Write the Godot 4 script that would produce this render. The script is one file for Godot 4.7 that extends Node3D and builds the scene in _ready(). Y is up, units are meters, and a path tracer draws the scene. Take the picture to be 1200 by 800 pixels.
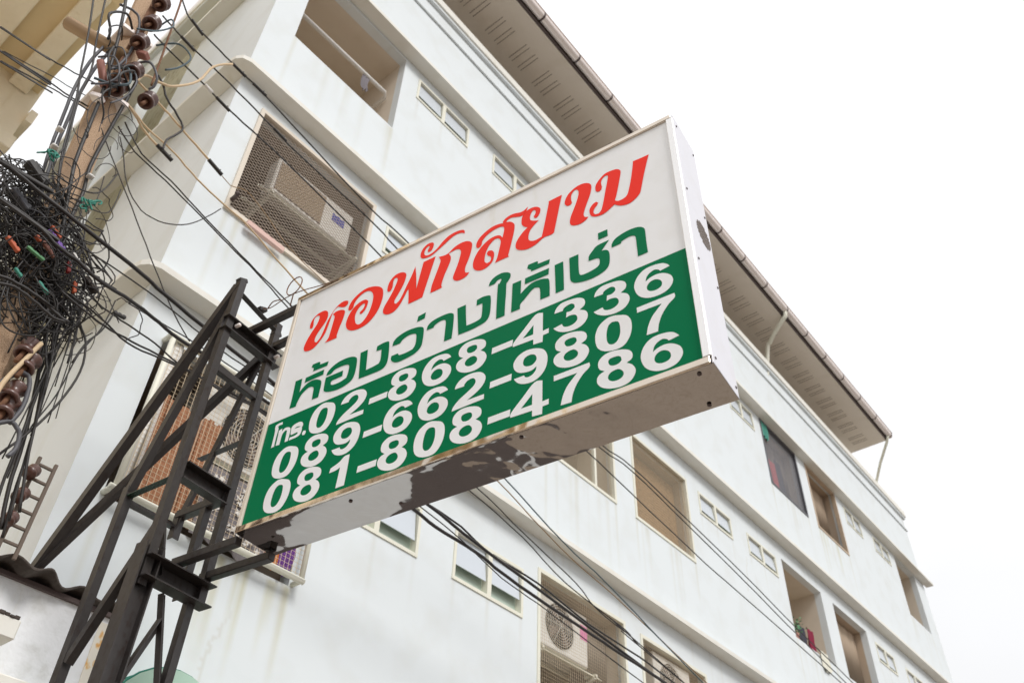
extends Node3D
# A projecting two-sided rental sign on a steel lattice tower, beside a pale four-storey apartment block and a cable-laden pole.
# World: x runs along the street front of the block, y up, z out of its front wall (which lies at z = -5); metres.

const SIGN_AT := Vector3(1.911, 0.0, -3.253)      # foot of the sign's inner edge
const SIGN_DIR := Vector3(0.1177, 0, 0.99305)     # from the tower out over the street
const SIGN_IN := Vector3(0.99305, 0, -0.1177)     # through the sign, away from its printed face
const FRONT := -5.0

var M := {}
var rng := RandomNumberGenerator.new()
var used := {}

const RED_LETTERS := {
	"ho_hip": [133, 1184, 129, 1217, 140, 1251, 173, 1275, 215, 1276, 243, 1257, 253, 1231, 254, 1199, 240, 1167, 220, 1137, 202, 1108, 193, 1078, 198, 1055, 213, 1044, 225, 1055, 238, 1078, 250, 1123, 260, 1170, 276, 1210, 301, 1250, 333, 1274, 366, 1275, 390, 1261, 392, 1238, 376, 1225, 350, 1234, 321, 1254, 302, 1245, 288, 1222, 280, 1173, 273, 1125, 264, 1083, 246, 1053, 223, 1026, 199, 1008, 167, 1005, 139, 1015, 126, 1033, 123, 1056, 132, 1094, 151, 1136, 175, 1177, 188, 1210, 190, 1240, 181, 1257, 166, 1260, 152, 1250, 150, 1228, 155, 1199, 153, 1178, 144, 1176],
	"ho_leg": [291, 1210, 315, 1221, 354, 1213, 379, 1193, 382, 1166, 377, 1126, 366, 1080, 358, 1025, 364, 1007, 325, 1007, 280, 1009, 299, 1037, 304, 1084, 308, 1142, 309, 1185],
	"o_ang": [404, 1189, 406, 1219, 424, 1254, 463, 1282, 510, 1294, 560, 1282, 604, 1257, 631, 1225, 641, 1185, 641, 1137, 629, 1084, 606, 1042, 569, 1010, 525, 999, 477, 1004, 442, 1022, 419, 1050, 409, 1084, 413, 1125, 429, 1164, 456, 1194, 489, 1207, 518, 1205, 539, 1186, 541, 1163, 535, 1132, 519, 1110, 505, 1105, 494, 1118, 500, 1128, 514, 1138, 522, 1160, 519, 1176, 507, 1179, 485, 1166, 470, 1139, 465, 1108, 474, 1069, 486, 1045, 507, 1031, 529, 1038, 551, 1065, 567, 1107, 574, 1155, 573, 1199, 560, 1236, 540, 1258, 514, 1269, 483, 1263, 455, 1242, 440, 1215, 439, 1189, 427, 1176, 415, 1177],
	"pho": [668, 1191, 666, 1221, 673, 1255, 698, 1285, 731, 1291, 763, 1279, 783, 1253, 783, 1220, 773, 1178, 751, 1129, 732, 1093, 733, 1069, 745, 1059, 763, 1072, 779, 1105, 800, 1164, 821, 1218, 839, 1280, 856, 1190, 867, 1100, 876, 1169, 891, 1285, 968, 1285, 955, 1220, 940, 1144, 925, 1069, 915, 1016, 872, 1014, 828, 1014, 823, 1068, 815, 1127, 806, 1114, 791, 1076, 769, 1033, 740, 1007, 704, 1005, 677, 1019, 663, 1041, 664, 1072, 683, 1113, 705, 1158, 722, 1210, 728, 1245, 719, 1263, 704, 1263, 699, 1241, 700, 1203, 692, 1179, 679, 1178],
	"han_akat": [864, 1344, 865, 1378, 880, 1405, 904, 1418, 929, 1414, 944, 1398, 943, 1368, 933, 1349, 916, 1346, 910, 1355, 911, 1372, 920, 1386, 911, 1397, 895, 1386, 887, 1361, 893, 1338, 911, 1325, 939, 1326, 970, 1342, 1007, 1380, 1046, 1402, 1094, 1405, 1131, 1392, 1142, 1374, 1142, 1356, 1129, 1370, 1100, 1381, 1064, 1376, 1022, 1351, 980, 1327, 937, 1307, 896, 1312, 874, 1324],
	"ko": [990, 1267, 1043, 1258, 1081, 1283, 1119, 1294, 1159, 1288, 1188, 1266, 1198, 1238, 1195, 1197, 1185, 1146, 1170, 1100, 1167, 1070, 1174, 1050, 1195, 1042, 1183, 1025, 1158, 1016, 1127, 1019, 1105, 1036, 1097, 1058, 1105, 1094, 1120, 1146, 1129, 1197, 1131, 1229, 1119, 1251, 1098, 1261, 1071, 1259, 1053, 1255, 1068, 1227, 1069, 1194, 1057, 1153, 1039, 1099, 1029, 1045, 1035, 1021, 1001, 1020, 964, 1020, 968, 1074, 984, 1138, 1001, 1204, 1004, 1235],
	"so": [1226, 1203, 1225, 1233, 1241, 1264, 1274, 1288, 1316, 1303, 1357, 1299, 1380, 1290, 1377, 1301, 1388, 1316, 1415, 1326, 1446, 1323, 1480, 1310, 1504, 1314, 1522, 1327, 1515, 1302, 1504, 1283, 1484, 1278, 1457, 1289, 1426, 1303, 1402, 1298, 1398, 1287, 1424, 1274, 1445, 1245, 1448, 1217, 1444, 1176, 1433, 1111, 1422, 1055, 1418, 1032, 1426, 1022, 1383, 1024, 1344, 1023, 1355, 1052, 1363, 1097, 1371, 1152, 1366, 1178, 1352, 1195, 1331, 1196, 1305, 1173, 1287, 1133, 1281, 1094, 1284, 1063, 1299, 1047, 1315, 1050, 1320, 1068, 1313, 1088, 1301, 1098, 1293, 1117, 1299, 1133, 1319, 1126, 1334, 1104, 1336, 1075, 1329, 1042, 1307, 1022, 1277, 1014, 1246, 1024, 1224, 1045, 1214, 1074, 1216, 1114, 1234, 1159, 1266, 1196, 1303, 1218, 1341, 1220, 1365, 1207, 1380, 1183, 1386, 1220, 1387, 1250, 1376, 1267, 1352, 1274, 1317, 1271, 1283, 1256, 1260, 1230, 1257, 1206, 1249, 1193, 1237, 1189],
	"yo": [1713, 1292, 1701, 1231, 1685, 1139, 1668, 1045, 1653, 1040, 1621, 1044, 1602, 1039, 1571, 1021, 1533, 1015, 1501, 1023, 1471, 1043, 1459, 1066, 1460, 1095, 1472, 1121, 1497, 1152, 1523, 1171, 1507, 1185, 1491, 1208, 1487, 1237, 1491, 1269, 1511, 1296, 1541, 1304, 1571, 1294, 1591, 1272, 1593, 1248, 1585, 1223, 1572, 1210, 1561, 1217, 1556, 1232, 1563, 1241, 1568, 1260, 1561, 1278, 1549, 1276, 1538, 1257, 1535, 1232, 1542, 1211, 1569, 1192, 1586, 1185, 1563, 1168, 1540, 1143, 1530, 1112, 1530, 1082, 1542, 1063, 1567, 1052, 1602, 1056, 1608, 1085, 1624, 1177, 1640, 1280, 1635, 1290, 1673, 1292],
	"aa": [1728, 1211, 1730, 1240, 1747, 1273, 1779, 1296, 1814, 1303, 1848, 1291, 1868, 1267, 1870, 1235, 1860, 1189, 1840, 1134, 1827, 1092, 1825, 1068, 1833, 1053, 1849, 1045, 1834, 1030, 1806, 1022, 1776, 1029, 1757, 1046, 1753, 1072, 1759, 1105, 1776, 1150, 1793, 1199, 1803, 1244, 1800, 1268, 1789, 1282, 1775, 1276, 1763, 1253, 1762, 1223, 1766, 1199, 1758, 1187, 1742, 1190],
	"mo": [1891, 1208, 1893, 1241, 1910, 1269, 1939, 1294, 1969, 1297, 2003, 1289, 2020, 1271, 2023, 1249, 2012, 1191, 1996, 1116, 1984, 1073, 1998, 1060, 2021, 1058, 2042, 1068, 2053, 1095, 2070, 1168, 2088, 1278, 2084, 1289, 2125, 1285, 2168, 1284, 2153, 1231, 2132, 1151, 2111, 1060, 2101, 1038, 2076, 1017, 2047, 1008, 2013, 1018, 1991, 1035, 1981, 1047, 1968, 1039, 1938, 1021, 1908, 1017, 1879, 1026, 1861, 1045, 1855, 1074, 1858, 1097, 1873, 1117, 1891, 1124, 1901, 1111, 1893, 1095, 1881, 1082, 1875, 1061, 1882, 1042, 1900, 1035, 1915, 1052, 1926, 1095, 1942, 1177, 1958, 1258, 1956, 1275, 1944, 1279, 1928, 1266, 1921, 1244, 1924, 1211, 1920, 1192, 1908, 1187, 1896, 1194],
}
const GREEN_LETTERS := {
	"g0": [126, 814, 172, 812, 175, 764, 176, 721, 202, 750, 234, 765, 270, 764, 306, 747, 322, 724, 324, 671, 323, 629, 281, 631, 278, 678, 275, 707, 261, 721, 240, 726, 214, 714, 193, 694, 177, 652, 174, 630, 130, 634, 131, 683, 129, 752],
	"g1": [198, 806, 259, 808, 322, 808, 323, 774, 264, 774, 198, 772],
	"g2": [222, 866, 228, 883, 271, 881, 281, 871, 281, 859, 341, 855, 338, 827, 241, 831, 241, 851, 234, 858],
	"g3": [349, 755, 352, 777, 374, 799, 414, 816, 464, 819, 506, 811, 534, 794, 544, 774, 548, 723, 545, 675, 530, 645, 485, 628, 436, 626, 385, 637, 360, 650, 350, 669, 347, 743, 461, 741, 463, 704, 401, 703, 390, 693, 397, 677, 418, 670, 458, 670, 494, 680, 499, 713, 498, 751, 487, 767, 460, 775, 423, 776, 396, 771, 380, 755],
	"g4": [560, 812, 606, 812, 613, 735, 618, 675, 660, 677, 695, 682, 703, 706, 699, 770, 666, 775, 666, 806, 702, 811, 734, 807, 744, 789, 751, 710, 748, 660, 727, 636, 682, 632, 580, 636],
	"g5": [768, 759, 771, 788, 796, 810, 845, 822, 902, 818, 939, 804, 953, 781, 955, 713, 948, 672, 917, 646, 863, 637, 815, 637, 785, 653, 771, 675, 771, 695, 810, 695, 819, 679, 858, 676, 899, 680, 913, 707, 911, 764, 896, 780, 864, 786, 830, 775, 815, 756],
	"g6": [907, 889, 952, 894, 950, 856, 904, 854],
	"g7": [972, 766, 976, 793, 1000, 812, 1047, 819, 1095, 816, 1120, 802, 1127, 784, 1129, 712, 1127, 641, 1084, 643, 1084, 711, 1083, 767, 1071, 785, 1044, 787, 1018, 777, 1012, 764],
	"g8": [1144, 822, 1192, 823, 1198, 756, 1206, 682, 1245, 682, 1276, 687, 1288, 705, 1288, 776, 1280, 784, 1255, 784, 1255, 821, 1288, 825, 1321, 817, 1332, 802, 1335, 742, 1332, 689, 1314, 657, 1273, 647, 1227, 643, 1164, 645],
	"g9": [1317, 879, 1324, 904, 1347, 924, 1384, 930, 1416, 919, 1435, 900, 1436, 876, 1424, 854, 1416, 842, 1416, 780, 1414, 702, 1414, 642, 1369, 643, 1368, 725, 1369, 858, 1376, 863, 1388, 885, 1383, 894, 1364, 892, 1349, 878],
	"g10": [1450, 824, 1496, 823, 1495, 735, 1519, 756, 1553, 774, 1593, 774, 1625, 763, 1643, 742, 1645, 645, 1598, 646, 1596, 709, 1589, 726, 1569, 736, 1549, 725, 1520, 695, 1496, 672, 1494, 643, 1448, 644, 1449, 732],
	"g11": [1517, 823, 1578, 823, 1642, 822, 1639, 783, 1578, 784, 1516, 786],
	"g12": [1528, 886, 1532, 904, 1579, 902, 1584, 894, 1582, 882, 1646, 878, 1642, 850, 1548, 852, 1546, 864, 1528, 881],
	"g13": [1671, 824, 1714, 824, 1716, 721, 1716, 645, 1675, 645, 1673, 744],
	"g14": [1745, 827, 1791, 827, 1790, 760, 1793, 702, 1807, 688, 1838, 687, 1874, 694, 1890, 708, 1892, 733, 1886, 746, 1871, 752, 1840, 755, 1842, 785, 1863, 811, 1885, 829, 1942, 832, 1922, 807, 1903, 784, 1924, 778, 1937, 761, 1940, 729, 1937, 691, 1926, 665, 1897, 648, 1851, 641, 1806, 646, 1770, 659, 1752, 678, 1747, 704, 1746, 772],
	"g15": [1891, 905, 1937, 904, 1937, 861, 1891, 862],
	"g16": [1952, 776, 1954, 799, 1972, 822, 2009, 835, 2049, 838, 2084, 830, 2105, 811, 2110, 787, 2110, 723, 2112, 655, 2067, 655, 2066, 723, 2065, 774, 2056, 791, 2036, 796, 2011, 792, 1998, 787, 1997, 777],
}
const WHITE_LETTERS := {
	"w0": [61, 537, 61, 556, 80, 561, 106, 561, 110, 544, 87, 546, 82, 538, 88, 522, 86, 469, 88, 418, 68, 416, 68, 462, 66, 517],
	"w1": [94, 511, 115, 517, 119, 497, 134, 512, 160, 508, 175, 495, 179, 470, 178, 419, 157, 419, 156, 456, 154, 491, 143, 495, 126, 476, 123, 416, 98, 419, 97, 474],
	"w2": [184, 475, 183, 496, 199, 510, 232, 513, 252, 503, 261, 486, 259, 475, 224, 488, 204, 481, 255, 479, 260, 453, 254, 429, 232, 420, 184, 419, 186, 436, 218, 435, 236, 441, 233, 452, 191, 448, 185, 461],
	"w3": [268, 430, 274, 444, 288, 440, 292, 428, 286, 415, 274, 417],
}
const DIGITS := {
	"0": [28, 81, 61, 64, 78, 31, 79, -14, 66, -55, 40, -85, 1, -90, -42, -77, -69, -51, -79, -13, -77, 27, -61, 64, -28, 87, 0, 90],
	"0 hole 0": [4, 57, 23, 49, 30, 27, 30, -10, 21, -40, 6, -56, -13, -56, -26, -41, -30, -16, -28, 17, -20, 45, -8, 56],
	"8": [42, 79, 65, 62, 73, 41, 68, 21, 46, 10, 68, -8, 80, -35, 75, -60, 55, -83, 21, -92, -21, -86, -58, -67, -78, -41, -80, -16, -68, 1, -46, 9, -67, 26, -73, 51, -65, 74, -39, 91, -1, 92],
	"8 hole 0": [9, 60, 24, 50, 27, 32, 14, 21, -7, 20, -23, 29, -29, 48, -20, 60],
	"8 hole 1": [15, -7, 30, -26, 29, -44, 13, -55, -11, -55, -29, -43, -34, -26, -25, -11, -6, -4],
	"6": [43, 79, 64, 64, 76, 46, 34, 40, 27, 51, 10, 59, -11, 52, -26, 36, -32, 13, -14, 24, 17, 29, 47, 20, 73, -3, 82, -29, 77, -54, 55, -78, 21, -87, -19, -83, -53, -64, -73, -36, -82, -1, -79, 29, -63, 60, -35, 82, 2, 87],
	"6 hole 0": [10, 4, 29, -9, 36, -30, 28, -48, 4, -54, -18, -47, -29, -31, -26, -11, -11, 3],
	"7": [-80, 81, 80, 81, 79, 58, 50, 34, 21, -4, 4, -44, -3, -81, -50, -78, -40, -36, -21, 3, 3, 30, 25, 52, -80, 54],
	"4": [21, 86, 59, 81, 59, -25, 88, -23, 88, -49, 60, -50, 58, -86, 13, -81, 13, -52, -88, -48, -84, -24, -34, 30],
	"4 hole 0": [13, 31, 12, -23, -39, -22],
	"3": [-76, 45, -67, 70, -42, 89, -5, 90, 35, 83, 62, 66, 71, 44, 66, 23, 44, 9, 71, -9, 81, -34, 75, -61, 52, -83, 14, -90, -29, -81, -63, -60, -81, -37, -40, -31, -32, -49, -13, -58, 12, -57, 31, -43, 32, -23, 21, -7, -1, -1, -20, -4, -17, 25, 5, 23, 22, 35, 20, 52, 6, 64, -16, 62, -32, 53, -35, 42],
	"9": [39, 76, 64, 58, 79, 28, 82, -4, 75, -41, 55, -71, 20, -90, -20, -88, -51, -74, -69, -55, -77, -40, -28, -41, -23, -52, -8, -58, 12, -53, 27, -37, 30, -17, 9, -29, -21, -27, -52, -17, -73, 4, -82, 31, -78, 55, -57, 79, -24, 90, 8, 87],
	"9 hole 0": [3, 58, 21, 49, 30, 30, 27, 12, 9, -1, -14, 1, -30, 12, -35, 31, -28, 51, -13, 58],
	"1": [44, 81, 45, 3, 43, -81, -6, -81, -1, 27, -24, 18, -63, 16, -59, 40, -14, 57, 14, 80],
	"2": [-76, 32, -71, 51, -52, 73, -18, 85, 21, 84, 56, 72, 78, 48, 82, 21, 68, -8, 37, -33, -7, -55, 80, -57, 80, -82, -82, -85, -76, -64, -47, -35, -6, -10, 22, 10, 32, 29, 25, 49, 10, 57, -12, 53, -26, 39, -27, 29],
}


# each: name, label, group, colour, radius, points along it
const WIRES := [
	["power_line", "uppermost black power line with taped splices, from pole top along the facade", "", "black", 0.0067, [0.755, 8.217, -4.250, 0.859, 8.072, -4.250, 0.972, 8.022, -4.250, 1.258, 7.976, -4.250, 1.399, 7.957, -4.250, 1.613, 7.938, -4.250, 2.124, 7.833, -4.250, 2.932, 7.676, -4.250, 3.411, 7.651, -4.250, 4.391, 7.456, -4.250, 5.464, 7.198, -4.250, 6.430, 7.129, -4.250, 7.021, 7.168, -4.250, 8.228, 7.045, -4.250, 9.483, 6.907, -4.250, 10.900, 6.706, -4.250, 12.522, 6.524, -4.250, 15.534, 6.166, -4.250]],
	["power_line", "middle black power line with one taped splice above the upper screened window", "", "black", 0.0067, [0.722, 7.872, -4.280, 0.865, 7.834, -4.280, 0.975, 7.810, -4.280, 1.264, 7.784, -4.280, 1.553, 7.741, -4.280, 1.922, 7.678, -4.280, 2.104, 7.642, -4.280, 2.979, 7.579, -4.280, 3.321, 7.510, -4.280, 4.436, 7.327, -4.280, 5.503, 7.149, -4.280, 6.471, 7.110, -4.280, 7.064, 7.147, -4.280, 8.271, 7.007, -4.280, 9.521, 6.851, -4.280, 10.936, 6.645, -4.280, 12.545, 6.442, -4.280, 15.553, 6.088, -4.280]],
	["power_line", "black power line with a white sleeve splice, crossing the upper screened window", "", "black", 0.0067, [0.742, 7.639, -4.300, 0.856, 7.613, -4.300, 1.228, 7.559, -4.300, 1.409, 7.522, -4.300, 1.690, 7.500, -4.300, 2.010, 7.474, -4.300, 2.686, 7.374, -4.300, 3.187, 7.293, -4.300, 4.239, 7.084, -4.300, 5.256, 6.970, -4.300, 6.211, 6.949, -4.300, 7.061, 6.854, -4.300, 8.583, 6.685, -4.300, 9.056, 6.653, -4.300, 11.218, 6.506, -4.300, 14.338, 6.264, -4.300]],
	["service_wire", "cream twisted wire from spool insulator, running to black taped end then thin onwards", "", "cream", 0.0081, [0.778, 7.028, -4.260, 0.945, 6.987, -4.260, 1.085, 6.952, -4.260, 1.240, 6.899, -4.260, 1.429, 6.838, -4.260, 1.530, 6.803, -4.260]],
	["service_wire", "thin tan wire hanging across lower part of upper screened window", "", "tan", 0.0034, [1.530, 6.803, -4.260, 1.685, 6.749, -4.260, 1.815, 6.811, -4.260, 2.023, 6.731, -4.260, 2.265, 6.598, -4.260, 2.655, 6.516, -4.260]],
	["service_wire", "cream wire from lowest spool insulator running past the bottom of upper screened window", "", "cream", 0.0067, [0.779, 6.820, -4.300, 0.894, 6.781, -4.300, 1.007, 6.729, -4.300, 1.211, 6.705, -4.300, 1.388, 6.645, -4.300, 1.524, 6.607, -4.300, 1.737, 6.574, -4.300, 1.921, 6.555, -4.300, 2.241, 6.440, -4.300, 2.558, 6.340, -4.300]],
	["service_wire", "short cream wire from lowest spool insulator ending in a black forked tip", "", "cream", 0.0081, [0.768, 6.798, -4.270, 0.895, 6.724, -4.270, 1.004, 6.646, -4.270, 1.174, 6.598, -4.270]],
	["overhead_cable", "dark cable running down from pole foot of insulators to a steel tower top, upper", "", "black", 0.0054, [0.855, 6.566, -4.240, 1.040, 6.415, -4.240, 1.284, 6.370, -4.240, 1.586, 6.278, -4.240, 1.807, 6.219, -4.240, 2.075, 6.148, -4.240, 2.410, 6.068, -4.240, 3.128, 5.874, -4.240]],
	["overhead_cable", "dark cable running down from pole to steel tower top, lower", "", "black", 0.0054, [0.844, 6.559, -4.300, 1.012, 6.455, -4.300, 1.264, 6.407, -4.300, 1.576, 6.333, -4.300, 1.839, 6.263, -4.300, 2.117, 6.196, -4.300, 2.429, 6.093, -4.300, 2.999, 5.920, -4.300]],
	["drop_wire", "thin black wire dropping steeply over the building corner and lower ledge", "", "black", 0.0041, [0.747, 6.352, -4.220, 0.869, 6.209, -4.220, 1.130, 5.921, -4.220, 1.362, 5.657, -4.220, 1.552, 5.450, -4.220, 1.682, 5.327, -4.220, 1.791, 5.247, -4.220]],
	["drop_wire", "slack dark loop of wire from pole to hook beside upper screened window", "", "black", 0.0041, [0.871, 6.418, -4.240, 0.939, 6.304, -4.240, 1.047, 6.089, -4.240, 1.193, 5.972, -4.240, 1.357, 5.999, -4.240, 1.503, 6.123, -4.240, 1.602, 6.294, -4.240, 1.673, 6.451, -4.240]],
	["overhead_cable", "thickest straight black cable crossing tangle and corner ledge behind steel tower", "", "black", 0.0122, [0.112, 5.354, -3.980, 0.370, 5.391, -3.980, 0.581, 5.364, -3.980, 0.955, 5.317, -3.980, 1.309, 5.379, -4.090, 1.507, 5.390, -4.145, 1.957, 5.378, -4.200, 2.436, 5.315, -4.200, 3.228, 5.190, -4.200, 3.940, 5.138, -4.200, 4.534, 5.062, -4.200, 5.409, 4.989, -4.200, 6.810, 4.864, -4.200, 8.508, 4.721, -4.200]],
	["overhead_cable", "thin black cable just below the thickest cable, crossing window behind tower top", "", "black", 0.0047, [0.749, 5.185, -3.980, 0.971, 5.195, -3.980, 1.272, 5.280, -4.076, 1.531, 5.337, -4.159, 1.849, 5.347, -4.220, 2.042, 5.324, -4.220, 2.293, 5.319, -4.220, 2.742, 5.297, -4.220]],
	["overhead_cable", "black cable with coupling lumps leaving right side of cable tangle", "", "black", 0.0108, [0.284, 5.174, -3.980, 0.467, 5.170, -3.980, 0.669, 5.153, -3.980, 0.828, 5.103, -3.980, 0.943, 5.094, -3.980, 1.084, 5.069, -3.991, 1.324, 5.146, -4.080, 1.494, 5.178, -4.137, 1.713, 5.204, -4.205, 1.960, 5.228, -4.230, 2.340, 5.180, -4.230, 2.631, 5.174, -4.230]],
	["overhead_cable", "black cable fanning out from tangle, uppermost of lower group", "lower", "black", 0.0054, [1.095, 5.180, -4.260, 1.246, 5.145, -4.260, 1.415, 5.134, -4.260, 1.607, 5.122, -4.260, 1.798, 5.082, -4.260, 2.040, 5.084, -4.260, 2.360, 5.121, -4.260, 2.979, 5.104, -4.260]],
	["overhead_cable", "black cable fanning out from tangle, middle of lower group", "lower", "black", 0.0054, [0.987, 4.870, -3.980, 1.167, 4.858, -3.994, 1.399, 4.876, -4.086, 1.617, 4.975, -4.179, 1.830, 5.071, -4.264, 1.992, 5.098, -4.280, 2.165, 5.113, -4.280, 2.488, 5.125, -4.280, 3.159, 5.090, -4.280]],
	["overhead_cable", "black cable fanning out from tangle, lowest of lower group", "lower", "black", 0.0061, [0.933, 4.858, -3.980, 1.095, 4.826, -3.980, 1.223, 4.831, -4.008, 1.416, 4.900, -4.084, 1.673, 5.000, -4.179, 1.902, 5.066, -4.240, 2.150, 5.063, -4.240, 2.352, 5.093, -4.240, 2.468, 5.080, -4.240, 3.131, 5.051, -4.240]],
	["cable_bundle", "thick lashed black cable bundle emerging under sign and crossing lower windows", "", "black", 0.013, [3.253, 5.066, -4.200, 3.809, 5.029, -4.200, 4.053, 4.994, -4.200, 4.520, 4.989, -4.200, 4.833, 4.947, -4.200, 5.295, 4.913, -4.200, 5.825, 4.890, -4.200, 6.399, 4.865, -4.200, 7.241, 4.837, -4.200, 8.355, 4.795, -4.200]],
	["overhead_cable", "black cable just above thick lashed bundle under the sign", "", "black", 0.0081, [3.336, 5.163, -4.220, 3.978, 5.157, -4.220, 4.348, 5.141, -4.220, 4.723, 5.063, -4.220, 5.318, 5.065, -4.220, 6.044, 4.977, -4.220, 6.852, 4.954, -4.220, 7.437, 4.903, -4.220, 8.228, 4.829, -4.220]],
	["overhead_cable", "thin black cable weaving below the thick lashed bundle", "", "black", 0.0047, [3.308, 5.109, -4.180, 3.865, 5.064, -4.180, 4.317, 5.001, -4.180, 4.813, 4.888, -4.180, 5.270, 4.853, -4.180, 5.831, 4.796, -4.180, 6.759, 4.702, -4.180, 7.474, 4.634, -4.180]],
	["overhead_cable", "left thin black line from sign underside crossing the ledge above frosted window", "", "black", 0.0054, [3.879, 5.639, -4.300, 4.519, 5.580, -4.300, 5.199, 5.471, -4.300, 5.822, 5.297, -4.300, 6.744, 5.207, -4.300, 6.996, 5.130, -4.300, 8.069, 4.992, -4.300]],
	["overhead_cable", "thin black line hugging the ledge soffit, right of its twin, under sign", "", "black", 0.0054, [3.931, 5.668, -4.260, 4.568, 5.614, -4.260, 5.184, 5.476, -4.260, 5.922, 5.326, -4.260, 6.230, 5.202, -4.260, 6.890, 5.125, -4.260, 7.678, 5.005, -4.260]],
	["overhead_cable", "cream thin line under sign crossing middle ledge", "", "tan", 0.0054, [4.075, 5.956, -4.240, 4.775, 5.800, -4.240, 5.408, 5.624, -4.240, 5.901, 5.513, -4.240, 6.507, 5.431, -4.240, 7.530, 5.242, -4.240, 8.500, 5.068, -4.240]],
	["overhead_cable", "grey blue line under sign, rightmost of those crossing middle ledge", "", "slate", 0.0061, [4.132, 5.990, -4.200, 4.817, 5.832, -4.200, 5.656, 5.596, -4.200, 6.327, 5.475, -4.200, 7.262, 5.241, -4.200, 8.241, 5.015, -4.200]],
	["service_wire", "highest black wire from left frame edge past tan building to pole", "", "black", 0.0047, [-0.214, 6.603, -4.300, -0.014, 6.638, -4.300, 0.219, 6.664, -4.300, 0.387, 6.704, -4.300, 0.530, 6.746, -4.300, 0.724, 6.825, -4.300]],
	["service_wire", "thin tan wire, second from top, crossing tan building corner", "", "black", 0.0034, [-0.136, 6.474, -4.340, 0.082, 6.517, -4.340, 0.377, 6.607, -4.340, 0.496, 6.627, -4.340, 0.730, 6.704, -4.340]],
	["service_wire", "black wire third from top crossing tan building corner to pole", "", "black", 0.0054, [-0.137, 6.435, -4.300, 0.074, 6.462, -4.300, 0.364, 6.498, -4.300, 0.503, 6.505, -4.300, 0.614, 6.533, -4.300, 0.752, 6.580, -4.300]],
	["service_wire", "lowest black wire crossing tan building corner to pole", "", "black", 0.0047, [-0.095, 6.310, -4.270, 0.097, 6.351, -4.270, 0.367, 6.422, -4.270, 0.508, 6.451, -4.270, 0.609, 6.468, -4.270, 0.738, 6.486, -4.270]],
	["riser_cable", "thick black riser cable curving down front of concrete pole", "", "black", 0.0122, [0.369, 7.748, -4.120, 0.447, 7.482, -4.120, 0.537, 7.077, -4.120, 0.590, 6.764, -4.120, 0.632, 6.508, -4.120, 0.685, 6.007, -4.120, 0.717, 5.785, -4.120, 0.825, 5.343, -4.120, 0.907, 4.992, -4.120]],
	["riser_cable", "left thin black riser cable hanging from frame top to tangle", "", "black", 0.0067, [0.241, 7.377, -4.100, 0.287, 7.207, -4.100, 0.377, 6.880, -4.100, 0.454, 6.560, -4.100, 0.531, 6.265, -4.100, 0.617, 5.828, -4.100, 0.710, 5.520, -4.100]],
	["riser_cable", "second thin black riser cable, right of leftmost one, hanging to tangle", "", "black", 0.0067, [0.303, 7.506, -4.120, 0.345, 7.323, -4.120, 0.443, 6.886, -4.120, 0.504, 6.648, -4.120, 0.536, 6.339, -4.120, 0.602, 6.002, -4.120, 0.659, 5.724, -4.120, 0.773, 5.368, -4.120]],
	["riser_cable", "grey riser cable strapped with white ties on left side of pole, outer", "", "grey", 0.011, [0.519, 7.164, -4.250, 0.490, 6.853, -4.250, 0.502, 6.525, -4.250, 0.530, 6.295, -4.250, 0.568, 5.991, -4.250, 0.604, 5.773, -4.250, 0.642, 5.530, -4.250, 0.656, 5.339, -4.250]],
	["riser_cable", "grey riser cable strapped with white ties on left side of pole, inner", "", "grey", 0.011, [0.561, 7.109, -4.220, 0.532, 6.813, -4.220, 0.541, 6.444, -4.220, 0.562, 6.229, -4.220, 0.587, 5.986, -4.220, 0.622, 5.768, -4.220, 0.663, 5.528, -4.220, 0.677, 5.336, -4.220]],
	["riser_cable", "black riser cable with white tie along right edge of pole", "", "black", 0.0122, [0.784, 6.941, -4.200, 0.788, 6.660, -4.200, 0.791, 6.366, -4.200, 0.800, 5.983, -4.200, 0.838, 5.768, -4.200, 0.847, 5.575, -4.200, 0.871, 5.368, -4.200]],
	["riser_cable", "grey jumper cable arching between spool insulators at pole top", "", "grey", 0.0095, [0.434, 7.438, -4.150, 0.540, 7.488, -4.150, 0.603, 7.410, -4.150, 0.644, 7.147, -4.150, 0.633, 6.906, -4.150, 0.592, 6.776, -4.150]],
	["drop_wire", "dark wavy jumper wire hanging from cream wire to forked black tip", "", "black", 0.0081, [0.892, 7.201, -4.240, 0.954, 7.146, -4.240, 1.014, 7.054, -4.240, 1.125, 6.982, -4.240, 1.203, 6.902, -4.240, 1.177, 6.787, -4.240, 1.141, 6.685, -4.240, 1.146, 6.571, -4.240]],
	["stay_wire", "tan guy wire rod slanting from frame top to lowest spool insulator", "", "rust", 0.0081, [0.706, 8.143, -4.100, 0.747, 7.930, -4.100, 0.789, 7.539, -4.100, 0.829, 7.152, -4.100, 0.856, 6.878, -4.100]],
	["service_wire", "cream tail wire looping from lowest spool insulators rightwards to white sleeve", "", "cream", 0.0095, [0.788, 6.967, -4.220, 0.816, 7.080, -4.220, 0.939, 7.129, -4.220, 1.022, 7.202, -4.220, 1.148, 7.434, -4.220, 1.201, 7.712, -4.220, 1.321, 7.912, -4.220]],
	["drop_wire", "big black slack loop of wire hanging below the tangle left of corner", "", "black", 0.0067, [1.080, 5.034, -4.200, 1.159, 4.907, -4.200, 1.229, 4.816, -4.200, 1.267, 4.636, -4.200, 1.238, 4.405, -4.200, 1.174, 4.184, -4.200, 1.094, 3.998, -4.200, 1.051, 3.905, -4.200]],
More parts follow.
